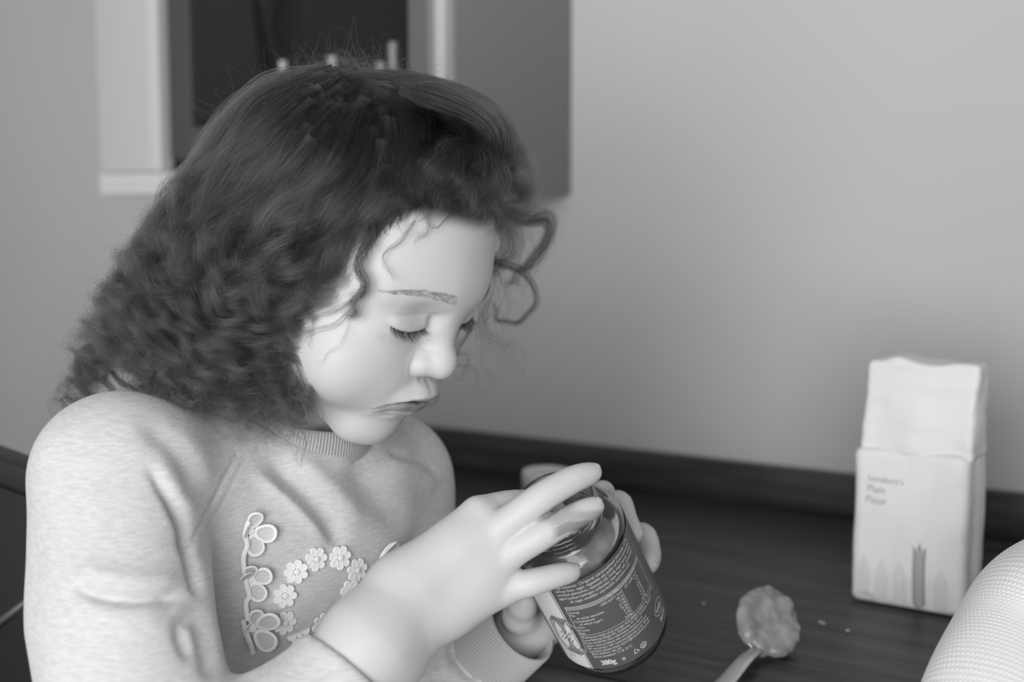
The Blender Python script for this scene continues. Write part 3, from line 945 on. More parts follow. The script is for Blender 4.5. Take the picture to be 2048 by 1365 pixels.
    return hair_obj('hair', S, M_HAIR, root, gain=gain)
# ------------------------------------------------------------ the room
def at_z(px, py, z):
    d = AX_R * ((px - 1024) / FPX) + AX_D + AX_U * ((682.5 - py) / FPX)
    return CAM + d * ((z - CAM[2]) / d[2])
WA = at_z(850, 850, TOP + .044); WB = at_z(2048, 985, TOP + .044)
UU = (WB - WA); UU[2] = 0; UU /= np.linalg.norm(UU)             # along the wall, to the right
NN = np.array([UU[1], -UU[0], 0.0])                              # out of the wall, to the camera
NN = NN if NN @ (CAM - WA) > 0 else -NN
WO = WA.copy(); WO[2] = 0
def WL_(u, n, z): return WO + UU * u + NN * n + ZZ * z           # wall coordinates
def ray_n(px, py, n):
    """wall coordinates (u, z) of the camera ray through a pixel on the plane n metres off the wall"""
    d = AX_R * ((px - 1024) / FPX) + AX_D + AX_U * ((682.5 - py) / FPX)
    t = (n - (CAM - WO) @ NN) / (d @ NN)
    q = CAM + d * t
    return (q - WO) @ UU, q[2]

def bevel_box(name, size, mat, parent=None, M=None, bev=.002, seg=2):
    """box of the given size centred on the origin of matrix M (world)"""
    bm = bmesh.new(); bmesh.ops.create_cube(bm, size=1)
    for v in bm.verts: v.co = Vector((v.co.x * size[0], v.co.y * size[1], v.co.z * size[2]))
    if bev: bmesh.ops.bevel(bm, geom=bm.edges[:], offset=min(bev, min(size) * .45), segments=seg, affect='EDGES', profile=.6)
    bm.transform(M)
    me = bpy.data.meshes.new(name); bm.to_mesh(me); bm.free()
    if seg > 1: me.polygons.foreach_set('use_smooth', np.ones(len(me.polygons), dtype=bool))
    me.materials.append(mat)
    o = bpy.data.objects.new(name, me); link(o, parent)
    if parent is not None: o.matrix_parent_inverse = Matrix.Translation(-Vector(parent.location))
    return o

def frame(x, y, z, o):
    return Matrix(((x[0], y[0], z[0], o[0]), (x[1], y[1], z[1], o[1]), (x[2], y[2], z[2], o[2]), (0, 0, 0, 1)))

def wbox(name, u0, u1, n0, n1, z0, z1, mat, parent=None, bev=.002, seg=2):
    c = WL_((u0 + u1) / 2, (n0 + n1) / 2, (z0 + z1) / 2)
    return bevel_box(name, (u1 - u0, n1 - n0, z1 - z0), mat, parent, frame(UU, NN, ZZ, c), bev, seg)

M_WALL, nt, b = new_mat('wall_paint')
nz, _, _ = noise_mix(nt, b, 0.49, .51, 3, detail=2); b.inputs['Roughness'].default_value = .8
n2 = node(nt, 'ShaderNodeTexNoise'); n2.inputs['Scale'].default_value = 260
tcx = node(nt, 'ShaderNodeTexCoord'); nt.links.new(tcx.outputs['Object'], n2.inputs['Vector']); bump(nt, b, n2.outputs[0], .15, .0005)
M_FLOOR, nt, b = new_mat('floor_vinyl'); noise_mix(nt, b, .16, .22, 8, (1, 6, 1)); b.inputs['Roughness'].default_value = .5

def wood(name, c1, c2, rough, ang):
    m, nt, b = new_mat(name)
    tc = node(nt, 'ShaderNodeTexCoord'); mp = node(nt, 'ShaderNodeMapping')
    mp.inputs['Rotation'].default_value = (0, 0, ang)
    mp2 = node(nt, 'ShaderNodeMapping'); mp2.inputs['Scale'].default_value = (1.6, 22, 22)
    nz = node(nt, 'ShaderNodeTexNoise'); nz.inputs['Scale'].default_value = 3.2; nz.inputs['Detail'].default_value = 8; nz.inputs['Roughness'].default_value = .62
    cr = node(nt, 'ShaderNodeValToRGB')
    cr.color_ramp.elements[0].position = .32; cr.color_ramp.elements[0].color = grey(c1)
    cr.color_ramp.elements[1].position = .72; cr.color_ramp.elements[1].color = grey(c2)
    nt.links.new(tc.outputs['Object'], mp.inputs[0]); nt.links.new(mp.outputs[0], mp2.inputs[0]); nt.links.new(mp2.outputs[0], nz.inputs['Vector'])
    nt.links.new(nz.outputs[0], cr.inputs[0]); nt.links.new(cr.outputs[0], b.inputs['Base Color'])
    b.inputs['Roughness'].default_value = rough
    b.inputs['Specular IOR Level'].default_value = .35
    bump(nt, b, nz.outputs[0], .25, .001)
    return m
M_WOOD = wood('dark_worktop', .010, .065, .40, -math.atan2(UU[1], UU[0]))
M_CABW = mat_plain('cabinet_white', .50, .45)
M_CABG = mat_plain('cabinet_shade_grey', .22, .5)  # grey copy of the cabinet finish; the side panel's shade is put into it
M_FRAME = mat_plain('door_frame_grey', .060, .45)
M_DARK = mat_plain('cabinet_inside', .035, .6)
def clear_glass(nt, b, clear, rough, ior):
    """clear pane: light passes straight on, the surface mirrors by Fresnel; the rest refracts"""
    tr = nt.nodes.new('ShaderNodeBsdfTransparent'); tr.inputs[0].default_value = grey(.95)
    gl = nt.nodes.new('ShaderNodeBsdfGlossy'); gl.inputs['Roughness'].default_value = rough
    fr = nt.nodes.new('ShaderNodeFresnel'); fr.inputs[0].default_value = ior
    m1 = nt.nodes.new('ShaderNodeMixShader'); nt.links.new(fr.outputs[0], m1.inputs[0]); nt.links.new(tr.outputs[0], m1.inputs[1]); nt.links.new(gl.outputs[0], m1.inputs[2])
    out = nt.nodes['Material Output']
    if clear >= 1: nt.links.new(m1.outputs[0], out.inputs[0]); return
    b.inputs['Base Color'].default_value = grey(.95); b.inputs['Transmission Weight'].default_value = 1; b.inputs['Roughness'].default_value = rough; b.inputs['IOR'].default_value = 1.45
    m2 = nt.nodes.new('ShaderNodeMixShader'); m2.inputs[0].default_value = clear
    nt.links.new(b.outputs[0], m2.inputs[1]); nt.links.new(m1.outputs[0], m2.inputs[2]); nt.links.new(m2.outputs[0], out.inputs[0])
M_PANE, nt, b = new_mat('cabinet_glass')
clear_glass(nt, b, 1.0, .02, 1.1)
M_TUBE = mat_plain('pale_glint', .75, .2)
M_CHAIR = mat_plain('black_chair', .006, .5)
M_PIPING = mat_plain('black_chair_rail', .018, .4)
M_STEEL = mat_plain('spoon_steel', .55, .35, 1.0)
M_SPREAD, nt, b = new_mat('biscuit_spread')
noise_mix(nt, b, .17, .29, 90, detail=4); b.inputs['Roughness'].default_value = .38
b.inputs['Subsurface Weight'].default_value = .1; b.inputs['Subsurface Scale'].default_value = .003
M_PAPER, nt, b = new_mat('flour_paper')
b.inputs['Base Color'].default_value = grey(.68); b.inputs['Roughness'].default_value = .75
n2 = node(nt, 'ShaderNodeTexNoise'); n2.inputs['Scale'].default_value = 22; n2.inputs['Detail'].default_value = 5
tcx = node(nt, 'ShaderNodeTexCoord'); nt.links.new(tcx.outputs['Object'], n2.inputs['Vector']); bump(nt, b, n2.outputs[0], .35, .004)
M_INK = mat_plain('grey_ink', .27, .8)
M_INKPALE = mat_plain('pale_grey_ink', .60, .8)
M_INKMID = mat_plain('mid_grey_ink', .36, .8)
M_LID = mat_plain('pale_lid', .34, .5)

def text_mesh(txt, size, sx=1.0):
    """flat text as (verts, faces) in text units, left aligned"""
    c = bpy.data.curves.new('t', 'FONT'); c.body = txt; c.size = size; c.resolution_u = 3
    o = bpy.data.objects.new('t', c); COL.objects.link(o)
    bpy.context.view_layer.update()
    me = o.evaluated_get(bpy.context.evaluated_depsgraph_get()).to_mesh()
    V = np.array([v.co[:] for v in me.vertices]) if len(me.vertices) else np.zeros((0, 3))
    F = [tuple(p.vertices) for p in me.polygons]
    o.to_mesh_clear(); bpy.data.objects.remove(o); bpy.data.curves.remove(c)
    V[:, 0] *= sx
    return V, F

def build_room():
    w = wbox('wall_back', -1.9, 1.6, -.12, 0, 0, 2.5, M_WALL, bev=0); w['kind'] = 'structure'
    f = bevel_box('floor', (5.0, 4.2, .1), M_FLOOR, None, frame(UU, NN, ZZ, WL_(-.1, 1.7, -.05)), 0); f['kind'] = 'structure'
    bb = wbox('baseboard_back', -1.9, 1.6, 0, .015, 0, .09, M_CABW); bb['kind'] = 'structure'
    # worktop with its upstand
    uL = ray_n(470, 800, 0)[0]
    root = empty('worktop', WL_(.6, .3, TOP), 'dark wood grain worktop with a low upstand along the grey wall', 'worktop')
    wbox('countertop', uL, 1.3, .001, .560, TOP - .038, TOP, M_WOOD, root, .002)
    wbox('upstand', uL, 1.3, .001, .019, TOP + .0002, TOP + .044, M_WOOD, root, .0015)
    base = empty('base_cabinet', WL_(.5, .3, 0), 'pale base cabinet under the dark wood worktop', 'cabinet')
    wbox('carcass', .10, 1.25, .005, .46, .10, TOP - .039, M_CABW, base)
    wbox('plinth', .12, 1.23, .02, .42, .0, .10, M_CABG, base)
    for i in range(2):
        a = .10 + i * .575
        dr = wbox('door', a + .003, a + .572, .461, .479, .11, TOP - .045, M_CABW, base)
    # wall cabinet
    DEP = .256
    u1 = ray_n(1143, 385, 0)[0]; u0 = ray_n(201, 390, DEP)[0]
    z0 = ray_n(201, 391, DEP)[1]; z1 = z0 + .72
    t = .018
    cab = empty('wall_cabinet', WL_((u0 + u1) / 2, .01, z0), 'white wall cabinet with a dark glazed door and side panel shaded grey', 'cabinet')
    wbox('side_panel', u1 - t, u1, .001, DEP - .019, z0, z1, M_CABG, cab)['label'] = 'side panel with its shade painted mid grey'
    wbox('side_panel', u0, u0 + t, .001, DEP - .019, z0, z1, M_CABW, cab)
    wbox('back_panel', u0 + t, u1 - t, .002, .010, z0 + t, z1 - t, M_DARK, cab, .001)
    wbox('bottom_panel', u0 + t, u1 - t, .010, DEP - .020, z0, z0 + t, M_CABW, cab)
    wbox('top_panel', u0 + t, u1 - t, .010, DEP - .020, z1 - t, z1, M_CABW, cab)
    uf = lambda px: ray_n(px, 200, DEP)[0]
    zf = lambda py, px=260: ray_n(px, py, DEP)[1]
    a, b_, c, d_ = uf(297), uf(322), uf(853), uf(894)
    zb = zf(346)
    wbox('stile', u0, a, DEP - .018, DEP, zb + .001, z1, M_CABW, cab, .0015)
    wbox('edge_strip', a + .0005, b_, DEP - .018, DEP + .003, zb + .001, z1, mat_plain('edge_white', .58, .4), cab, .001)
    wbox('stile', c + .010, u1, DEP - .018, DEP, zb + .001, z1, M_CABW, cab, .0015)
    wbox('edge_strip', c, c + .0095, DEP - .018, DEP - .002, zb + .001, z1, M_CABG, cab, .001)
    wbox('bottom_rail', u0, u1, DEP - .018, DEP + .002, z0, zb, mat_plain('rail_white', .60, .4), cab, .002)
    door = wbox('door', b_ + .001, c - .001, DEP - .030, DEP - .024, zb, zb + .016, M_FRAME, cab, .001)
    door['label'] = 'dark grey framed glass door'
    fl, fr = uf(366), uf(803)
    ztop = z1
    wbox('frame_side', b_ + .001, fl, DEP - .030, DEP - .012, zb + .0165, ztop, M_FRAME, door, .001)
    wbox('frame_side', fr, c - .001, DEP - .030, DEP - .012, zb + .0165, ztop, mat_plain('frame_lit_grey', .13, .45), door, .001)  # paler copy of the frame grey, light on this side put into it
    wbox('frame_rail', fl + .0003, fr - .0003, DEP - .030, DEP - .012, zb + .0165, zb + .052, M_FRAME, door, .001)
    wbox('pane', fl + .0005, fr - .0005, DEP - .024, DEP - .020, zb + .0525, ztop, M_PANE, door, 0)
    zs = z0 + .072
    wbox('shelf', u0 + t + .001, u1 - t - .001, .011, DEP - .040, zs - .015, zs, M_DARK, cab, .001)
    # glints of glassware behind the pane, put into slender pale solids
    GL = [(509, 116, .004, .30), (566, 121, .0042, .62), (665, 112, .0048, .62), (762, 124, .0050, .62), (787, 84, .0048, .75)]
    names = ['faintest slender glass glint in the wall cabinet, at the left', 'short slender glass glint second from the left in the cabinet',
             'middle slender glass glint in the cabinet, right above the hair', 'short slender glass glint just left of the tallest one in the cabinet', 'tallest slender glass glint beside the cabinet door frame']
    for (px, py, r, v), lab in zip(GL, names):
        n_ = DEP - .060 - .012 * (px % 3)
        u, zt = ray_n(px, py, n_)
        h = zt - zs
        o_ = WL_(u, n_, zs)
        rt = empty('glass_glint', o_, lab, 'glass', 'slender glass glints in the wall cabinet')
        V, F = lathe([(0.0001, 0.0002), (r * 1.7, .0002), (r * 1.7, .0015), (r * .7, .004), (r * .6, h * .25), (r, h * .45), (r * 1.05, h * .98), (r * .9, h), (r * .8, h * .97), (r * .8, h * .5), (0.0001, h * .48)], 20, o_, ZZ, UU)
        mesh_obj('bowl', V, F, mat_plain('pale_glint_%d' % int(v * 100), min(.95, v * 1.35), .25), rt)

def build_chair():
    o = P(80, 1300, 1.0); o[2] = 0
    root = empty('chair', o, 'black upholstered chair behind the child at the left edge', 'chair')
    A, B_ = P(-190, 832, 1.03), P(300, 1012, .945)
    ua = B_ - A; ua /= np.linalg.norm(ua)
    L = np.linalg.norm(B_ - A)
    hor = np.array([ua[0], ua[1], 0]); hor /= np.linalg.norm(hor); nb = np.array([hor[1], -hor[0], 0])
    dz = -ZZ + ua * (ua @ ZZ); dz /= np.linalg.norm(dz)
    def slab(name, a0, a1, d0, d1, th, mat, off=0, bev=.004):
        c = A + ua * (a0 + a1) / 2 + dz * (d0 + d1) / 2 - nb * off
        return bevel_box(name, (a1 - a0, th, d1 - d0), mat, root, frame(ua, np.cross(-dz, ua), -dz, c), bev)
    slab('top_rail', 0, L, 0, .022, .026, M_PIPING)
    slab('backrest', .004, L - .004, .0225, .30, .020, M_CHAIR)
    p0, p1 = P(-60, 1290, 1.0), P(90, 1175, .985)
    V, F = lathe([(.0001, 0), (.0035, 0), (.0035, 1), (.0001, 1)], 12, p0, p1 - p0, ZZ)
    V = []
    k = 12; ax = (p1 - p0); n1 = np.cross(ax, ZZ); n1 /= np.linalg.norm(n1); n2 = np.cross(ax, n1); n2 /= np.linalg.norm(n2)
    for q in (p0, p1):
        for i in range(k): V.append(q + .0028 * (math.cos(i * 6.2832 / k) * n1 + math.sin(i * 6.2832 / k) * n2))
    F = [(i, (i + 1) % k, k + (i + 1) % k, k + i) for i in range(k)] + [tuple(range(k))[::-1], tuple(range(k, 2 * k))]
    mesh_obj('piping', V, F, mat_plain('chair_piping', .07, .4), root)
    sc = (A + B_) / 2; sc = np.array([sc[0], sc[1], .40]) + nb * .0
    fdir = FW
    cs = sc + fdir * .10 + np.array([.06, -.03, 0])
    bevel_box('seat', (.40, .38, .05), M_CHAIR, root, frame(LF, FW, ZZ, cs), .012)
    for a in (-.17, .17):
        for b2 in (-.16, .16):
            q = cs + LF * a + FW * b2; q[2] = .1875
            bevel_box('leg', (.028, .028, .375), M_PIPING, root, frame(LF, FW, ZZ, q), .003)
    for a in (-.17, .10):
        q = cs + LF * a - FW * .18; q[2] = .56
        bevel_box('back_post', (.026, .026, .32), M_PIPING, root, frame(LF, FW, ZZ, q), .003)

def crumple(V, seed, amp, kmin=20, kmax=90, n=18):
    rng = np.random.RandomState(seed); D = np.zeros((len(V), 3))
    for i in range(n):
        k = rng.normal(size=3) * rng.uniform(kmin, kmax)
        D += np.abs(np.sin(V @ k + rng.uniform(0, 6)))[:, None] * rng.normal(size=3) * amp / math.sqrt(n)
    return V + D

def grid_box(nx, ny, nz, sx, sy, sz, pinch=None):
    """subdivided rounded box from -s/2..s/2 in x, y and 0..sz in z -> verts, faces"""
    bm = bmesh.new(); bmesh.ops.create_grid(bm, x_segments=2, y_segments=2, size=.5); bm.clear()
    vs = {}
    def v(i, j, k):
        if (i, j, k) not in vs: vs[(i, j, k)] = len(vs)
        return vs[(i, j, k)]
    F = []
    for k in range(nz):
        for i in range(nx):
            F.append((v(i, 0, k), v(i + 1, 0, k), v(i + 1, 0, k + 1), v(i, 0, k + 1)))
            F.append((v(i, ny, k + 1), v(i + 1, ny, k + 1), v(i + 1, ny, k), v(i, ny, k)))
        for j in range(ny):
            F.append((v(nx, j, k), v(nx, j + 1, k), v(nx, j + 1, k + 1), v(nx, j, k + 1)))
            F.append((v(0, j, k + 1), v(0, j + 1, k + 1), v(0, j + 1, k), v(0, j, k)))
    for i in range(nx):
        for j in range(ny):
            F.append((v(i, j, 0), v(i, j + 1, 0), v(i + 1, j + 1, 0), v(i + 1, j, 0)))
            F.append((v(i, j, nz), v(i + 1, j, nz), v(i + 1, j + 1, nz), v(i, j + 1, nz)))
    bm.free()
    K = np.array(list(vs.keys()), float)
    V = np.c_[(K[:, 0] / nx - .5) * sx, (K[:, 1] / ny - .5) * sy, K[:, 2] / nz * sz]
    return V, np.array(F)

def round_box(V, sx, sy, sz, r):
    c = np.array([0, 0, sz / 2]); h = np.array([sx, sy, sz]) / 2 - r
    q = V - c; core = np.clip(q, -h, h); d = q - core; n = np.linalg.norm(d, axis=1, keepdims=True)
    m = n[:, 0] > 1e-9
    q2 = q.copy(); q2[m] = core[m] + d[m] / n[m] * np.minimum(n[m], r)
    return q2 + c

def build_bag():
    zt = TOP + .0005
    FL, FR = at_z(1699, 1201, zt), at_z(1926, 1241, zt)
    x = FR - FL; sx = np.linalg.norm(x); x /= sx
    y = np.cross(ZZ, x)                                     # away from the camera
    sy = .060
    d0 = to_px(FL)[0][2]
    H1 = (P(1703, 911, d0))[2] - zt; H2 = (P(1715, 722, d0))[2] - zt
    o_ = FL + x * sx / 2 + y * sy / 2
    Mx = np.stack([x, y, ZZ], 1)
    root = empty('flour_bag', o_, 'white paper flour bag with a folded top on the dark worktop', 'bag')
    V, F = grid_box(30, 18, 56, sx, sy, H1 + .010)
    V = round_box(V, sx, sy, H1 + .010, .007)
    V[:, 1] += -.004 * np.cos(V[:, 0] / sx * math.pi) * np.sin(np.clip(V[:, 2] / H1, 0, 1) * math.pi) * np.sign(-V[:, 1] * -1) * -1
    V[:, 2] = np.maximum(V[:, 2], 0)
    g = V[:, 2] > .004
    V2_ = crumple(V, 4, .0016); V[g] = V2_[g]
    side = (V[:, 0] > sx * .46)
    V[side, 0] -= .0035 * np.exp(-(V[side, 1] / .006) ** 2) * smoothstep(.0, .05, V[side, 2])
    W = V @ Mx.T + o_
    mesh_obj('bag_body', W, F, M_PAPER, root)
    # folded top: a flatter block, turned over to the front along a fold line
    h = H2 - H1
    sx2 = sx * .985
    V, F = grid_box(30, 10, 36, sx2, sy * .80, h)
    V = round_box(V, sx2, sy * .80, h, .005)
    V[:, 0] *= 1 - .035 * V[:, 2] / h; V[:, 0] += .003 * V[:, 2] / h
    V[:, 1] *= 1 - .25 * V[:, 2] / h
    V[:, 1] -= .0025 * np.cos(V[:, 0] / sx * 9) * (1 - V[:, 2] / h)
    V[:, 2] += .0035 * np.exp(-((V[:, 0] + sx * .18) / .012) ** 2) * (V[:, 2] > h * .9)
    V = crumple(V, 9, .0020)
    W = (V + np.array([.001, -.0035, H1 + .002])) @ Mx.T + o_
    mesh_obj('folded_top', W, F, M_PAPER, root)
    # printing
    body = [c for c in root.children if c.name.startswith('bag_body')][0]
    bpy.context.view_layer.update()
    bm = bmesh.new(); bm.from_mesh(body.data); bvh = BVHTree.FromBMesh(bm)
    def decal(name, V, F, mat):
        out = []
        for a in V:                                      # a: x right from the left edge, z up, metres
            q = o_ + Mx @ np.array([a[0] - sx / 2, -sy / 2 - .03, a[1]])
            hit = bvh.ray_cast(Vector(q), Vector(y))
            w = np.array(hit[0]) if hit[0] is not None else q + y * .03
            out.append(w - y * .0003)
        mesh_obj(name, out, F, mat, body, smooth=False)
    def line(txt, x0, z0, size, mat, name='lettering'):
        V, F = text_mesh(txt, size)
        bmm = bmesh.new(); vv = [bmm.verts.new((v[0], v[1], 0)) for v in V]
        V = V + np.array([x0, z0, 0])
        decal(name, V[:, :2], F, mat); bmm.free()
    k = sx / 227.0                                       # metres per pixel on the front
    line("Sainsbury's", 30 * k, H1 - 42 * k, 17 * k, M_INK)
    line("Plain", 30 * k, H1 - 64 * k, 21 * k, M_INK)
    line("Flour", 28 * k, H1 - 86 * k, 21 * k, M_INK)
    line("1.5kg", 18 * k, 16 * k, 15 * k, M_INK)
    def ear(xc, hgt, w, mat, m2):
        Q, Fq = [], []
        n = 26
        for i in range(n):
            t = i / (n - 1); ww = w * (.42 if t < .86 else .42 * (1 - (t - .86) / .16))
            Q += [(xc - ww, hgt * t), (xc + ww, hgt * t)]
            if i: j = len(Q); Fq.append((j - 4, j - 3, j - 1, j - 2))
        decal('wheat_stalk', Q, Fq, m2)
        Q, Fq = [], []
        for i in range(17):
            z = hgt * (.04 + .052 * i)
            for s in (-1, 1):
                b0 = len(Q); Q += [(xc + s * w * .35, z), (xc + s * w * .60, z + .0012), (xc + s * w * .95, z + .0065), (xc + s * w * .52, z + .0045)]
                Fq.append((b0, b0 + 1, b0 + 2, b0 + 3) if s > 0 else (b0 + 3, b0 + 2, b0 + 1, b0))
        b0 = len(Q); Q += [(xc - w * .3, hgt * .93), (xc + w * .3, hgt * .93), (xc, hgt * 1.05)]; Fq.append((b0, b0 + 1, b0 + 2))
        decal('wheat_ear', Q, Fq, mat)
    ear(141 * k, 137 * k, 15 * k, M_INK, M_INKMID)
    for xc, hh in ((28, 95), (65, 92), (103, 92), (183, 88)):
        Q = [(xc * k - 13 * k, .002), (xc * k + 13 * k, .002), (xc * k + 12 * k, hh * .7 * k), (xc * k, hh * k), (xc * k - 12 * k, hh * .7 * k)]
        Vv, Ff = [], []
        for i in range(9):
            t = i / 8; w_ = 13 * k * (1 if t < .7 else (1 - t) / .3 + .02)
            Vv += [(xc * k - w_, .003 + t * hh * k), (xc * k + w_, .003 + t * hh * k)]
            if i: j = len(Vv); Ff.append((j - 4, j - 3, j - 1, j - 2))
        decal('wheat_print', Vv, Ff, M_INKPALE)
    Vv, Ff = [], []
    for i in range(14):
        a = i / 14 * 6.2832
        for r in (6.5, 5): Vv.append((183 * k + r * k * math.cos(a), 22 * k + r * k * math.sin(a)))
        if i < 11: Ff.append((2 * i, (2 * i + 2) % 28, (2 * i + 3) % 28, 2 * i + 1))
    decal('recycling_mark', Vv, Ff, M_INKMID)
    bm.free()

def build_lid_pot():
    d = 1.22; c = P(1094, 942, d); r = 50 / FPX * d; h = c[2] - TOP
    o_ = np.array([c[0], c[1], TOP + .0005])
    root = empty('tub', o_, 'small round pale tub with a flat lid behind the hands', 'tub')
    V, F = lathe([(.0001, 0), (r * .86, 0), (r * .9, .003), (r * .93, h * .70), (r * .92, h * .72), (.0001, h * .72)], 48, o_, ZZ, UU)
    mesh_obj('tub_body', V, F, M_LID, root)
    V, F = lathe([(.0001, h * .725), (r, h * .725), (r * 1.0, h * .97), (r * .97, h), (r * .85, h), (r * .82, h * .985), (.0001, h * .985)], 48, o_, ZZ, UU, rfun=lambda R, z, a: R * (1 + .006 * np.sin(a * 60) * ((z > h * .74) & (z < h * .95))))
    mesh_obj('lid', V, F, mat_plain('lid_pale', .62, .45), root)

def build_scoop():
    tip, base = P(1548, 1182, .952), P(1514, 1308, .915)
    base = base.copy(); base[2] = max(base[2], TOP + .006)
    c = (tip + base) / 2 + camvec(.0015, 0, 0)
    ly = tip - base; hl = np.linalg.norm(ly) / 2; ly /= 2 * hl
    lx = np.cross(ly, -AX_D); lx /= np.linalg.norm(lx); lx = lx if lx[0] > 0 else -lx
    ln = np.cross(lx, ly); ln = ln if ln @ AX_D < 0 else -ln
    root = empty('spoon', np.array([base[0], base[1], TOP]), 'metal spoon piled with thick brown spread lying on the worktop', 'spoon')
    rx = 64 / FPX * .93
    R = np.stack([lx, ly, ln], 1)
    # bowl: an oval dish
    prof = [(0.02, -.014), (.3, -.0125), (.6, -.009), (.85, -.004), (1.0, .0), (1.0, .0012), (.84, -.0025), (.6, -.0072), (.3, -.0108), (.02, -.0122)]
    V, F = lathe([(a, b) for a, b in prof], 48, np.zeros(3), np.array([0, 0, 1.]), np.array([1., 0, 0]))
    V = np.c_[V[:, 0] * rx, V[:, 1] * hl, V[:, 2]] @ R.T + c
    lift = TOP + .001 - V[:, 2].min(); off = ZZ * max(0, lift)
    mesh_obj('bowl', V + off, F, M_STEEL, root)
    # spread, lumpy at the rim
    rng = np.random.RandomState(8)
    pr = [ell(c + off + ln * -.003, (rx * .86, hl * .88, .0085), .004, 'u', R)]
    for i in range(46):
        a = rng.uniform(0, 6.28); q = rng.uniform(.2, .98) ** .5
        pr.append(ell(c + off + R @ np.array([rx * q * math.cos(a), hl * q * math.sin(a), rng.uniform(-.002, .002)]), rng.uniform(.0025, .006, 3), .005))
    V, F = polygonise(pr, .0011)
    mesh_obj('spread', V, F, M_SPREAD, root)
    b0 = base + off; e = at_z(1405, 1412, TOP + .006)
    pts = spline([b0 + ly * .004 - ln * .001, b0 * .75 + e * .25 + ZZ * .004, b0 * .4 + e * .6 + ZZ * .001, e, e + (e - b0) * .55], 30)
    pts[:, 2] = np.maximum(pts[:, 2], TOP + .0035)
    V, F = [], []
    for i, q in enumerate(pts):
        t = pts[min(i + 1, 29)] - pts[max(i - 1, 0)]; t /= np.linalg.norm(t)
        s = np.cross(t, ZZ); s /= np.linalg.norm(s); w = .0050 + .0042 * (i / 29)
        for k in range(12):
            a = k / 12 * 6.2832; V.append(q + s * w * math.cos(a) + ZZ * .0026 * math.sin(a) - ZZ * .0012 * math.cos(a) ** 2 * 0)
        if i:
            for k in range(12): F.append(((i - 1) * 12 + k, (i - 1) * 12 + (k + 1) % 12, i * 12 + (k + 1) % 12, i * 12 + k))
    F += [tuple(range(12))[::-1], tuple(range(29 * 12, 30 * 12))]
    mesh_obj('handle', V, F, M_STEEL, root)

def build_crumbs():
    rng = np.random.RandomState(2)
    spots = [(1643, 1246, .0022, 'larger pale crumb on the worktop below the flour bag'), (1696, 1262, .0018, 'smaller pale crumb on the worktop below the flour bag'), (1408, 1208, .0016, 'tiny pale crumb on the worktop left of the spoon')]
    for px, py, r, lab in spots:
        c = at_z(px, py, TOP + r * .5)
        V, F = polygonise([ell(c, (r, r * .8, r * .5), .001)] + [ell(c + rng.normal(0, r * .5, 3) * (1, 1, .2), (r * .5,) * 3, .001) for i in range(4)], r / 5)
        o = mesh_obj('crumb', V, F, mat_plain('crumb', .3, .8)); tag(o, lab, 'crumb', 'crumbs on the worktop')

# cream knit with real stitches in the relief
M_KNIT, nt, b = new_mat('cream_knit')
b.inputs['Base Color'].default_value = grey(.72); b.inputs['Roughness'].default_value = .95; b.inputs['Sheen Weight'].default_value = .2

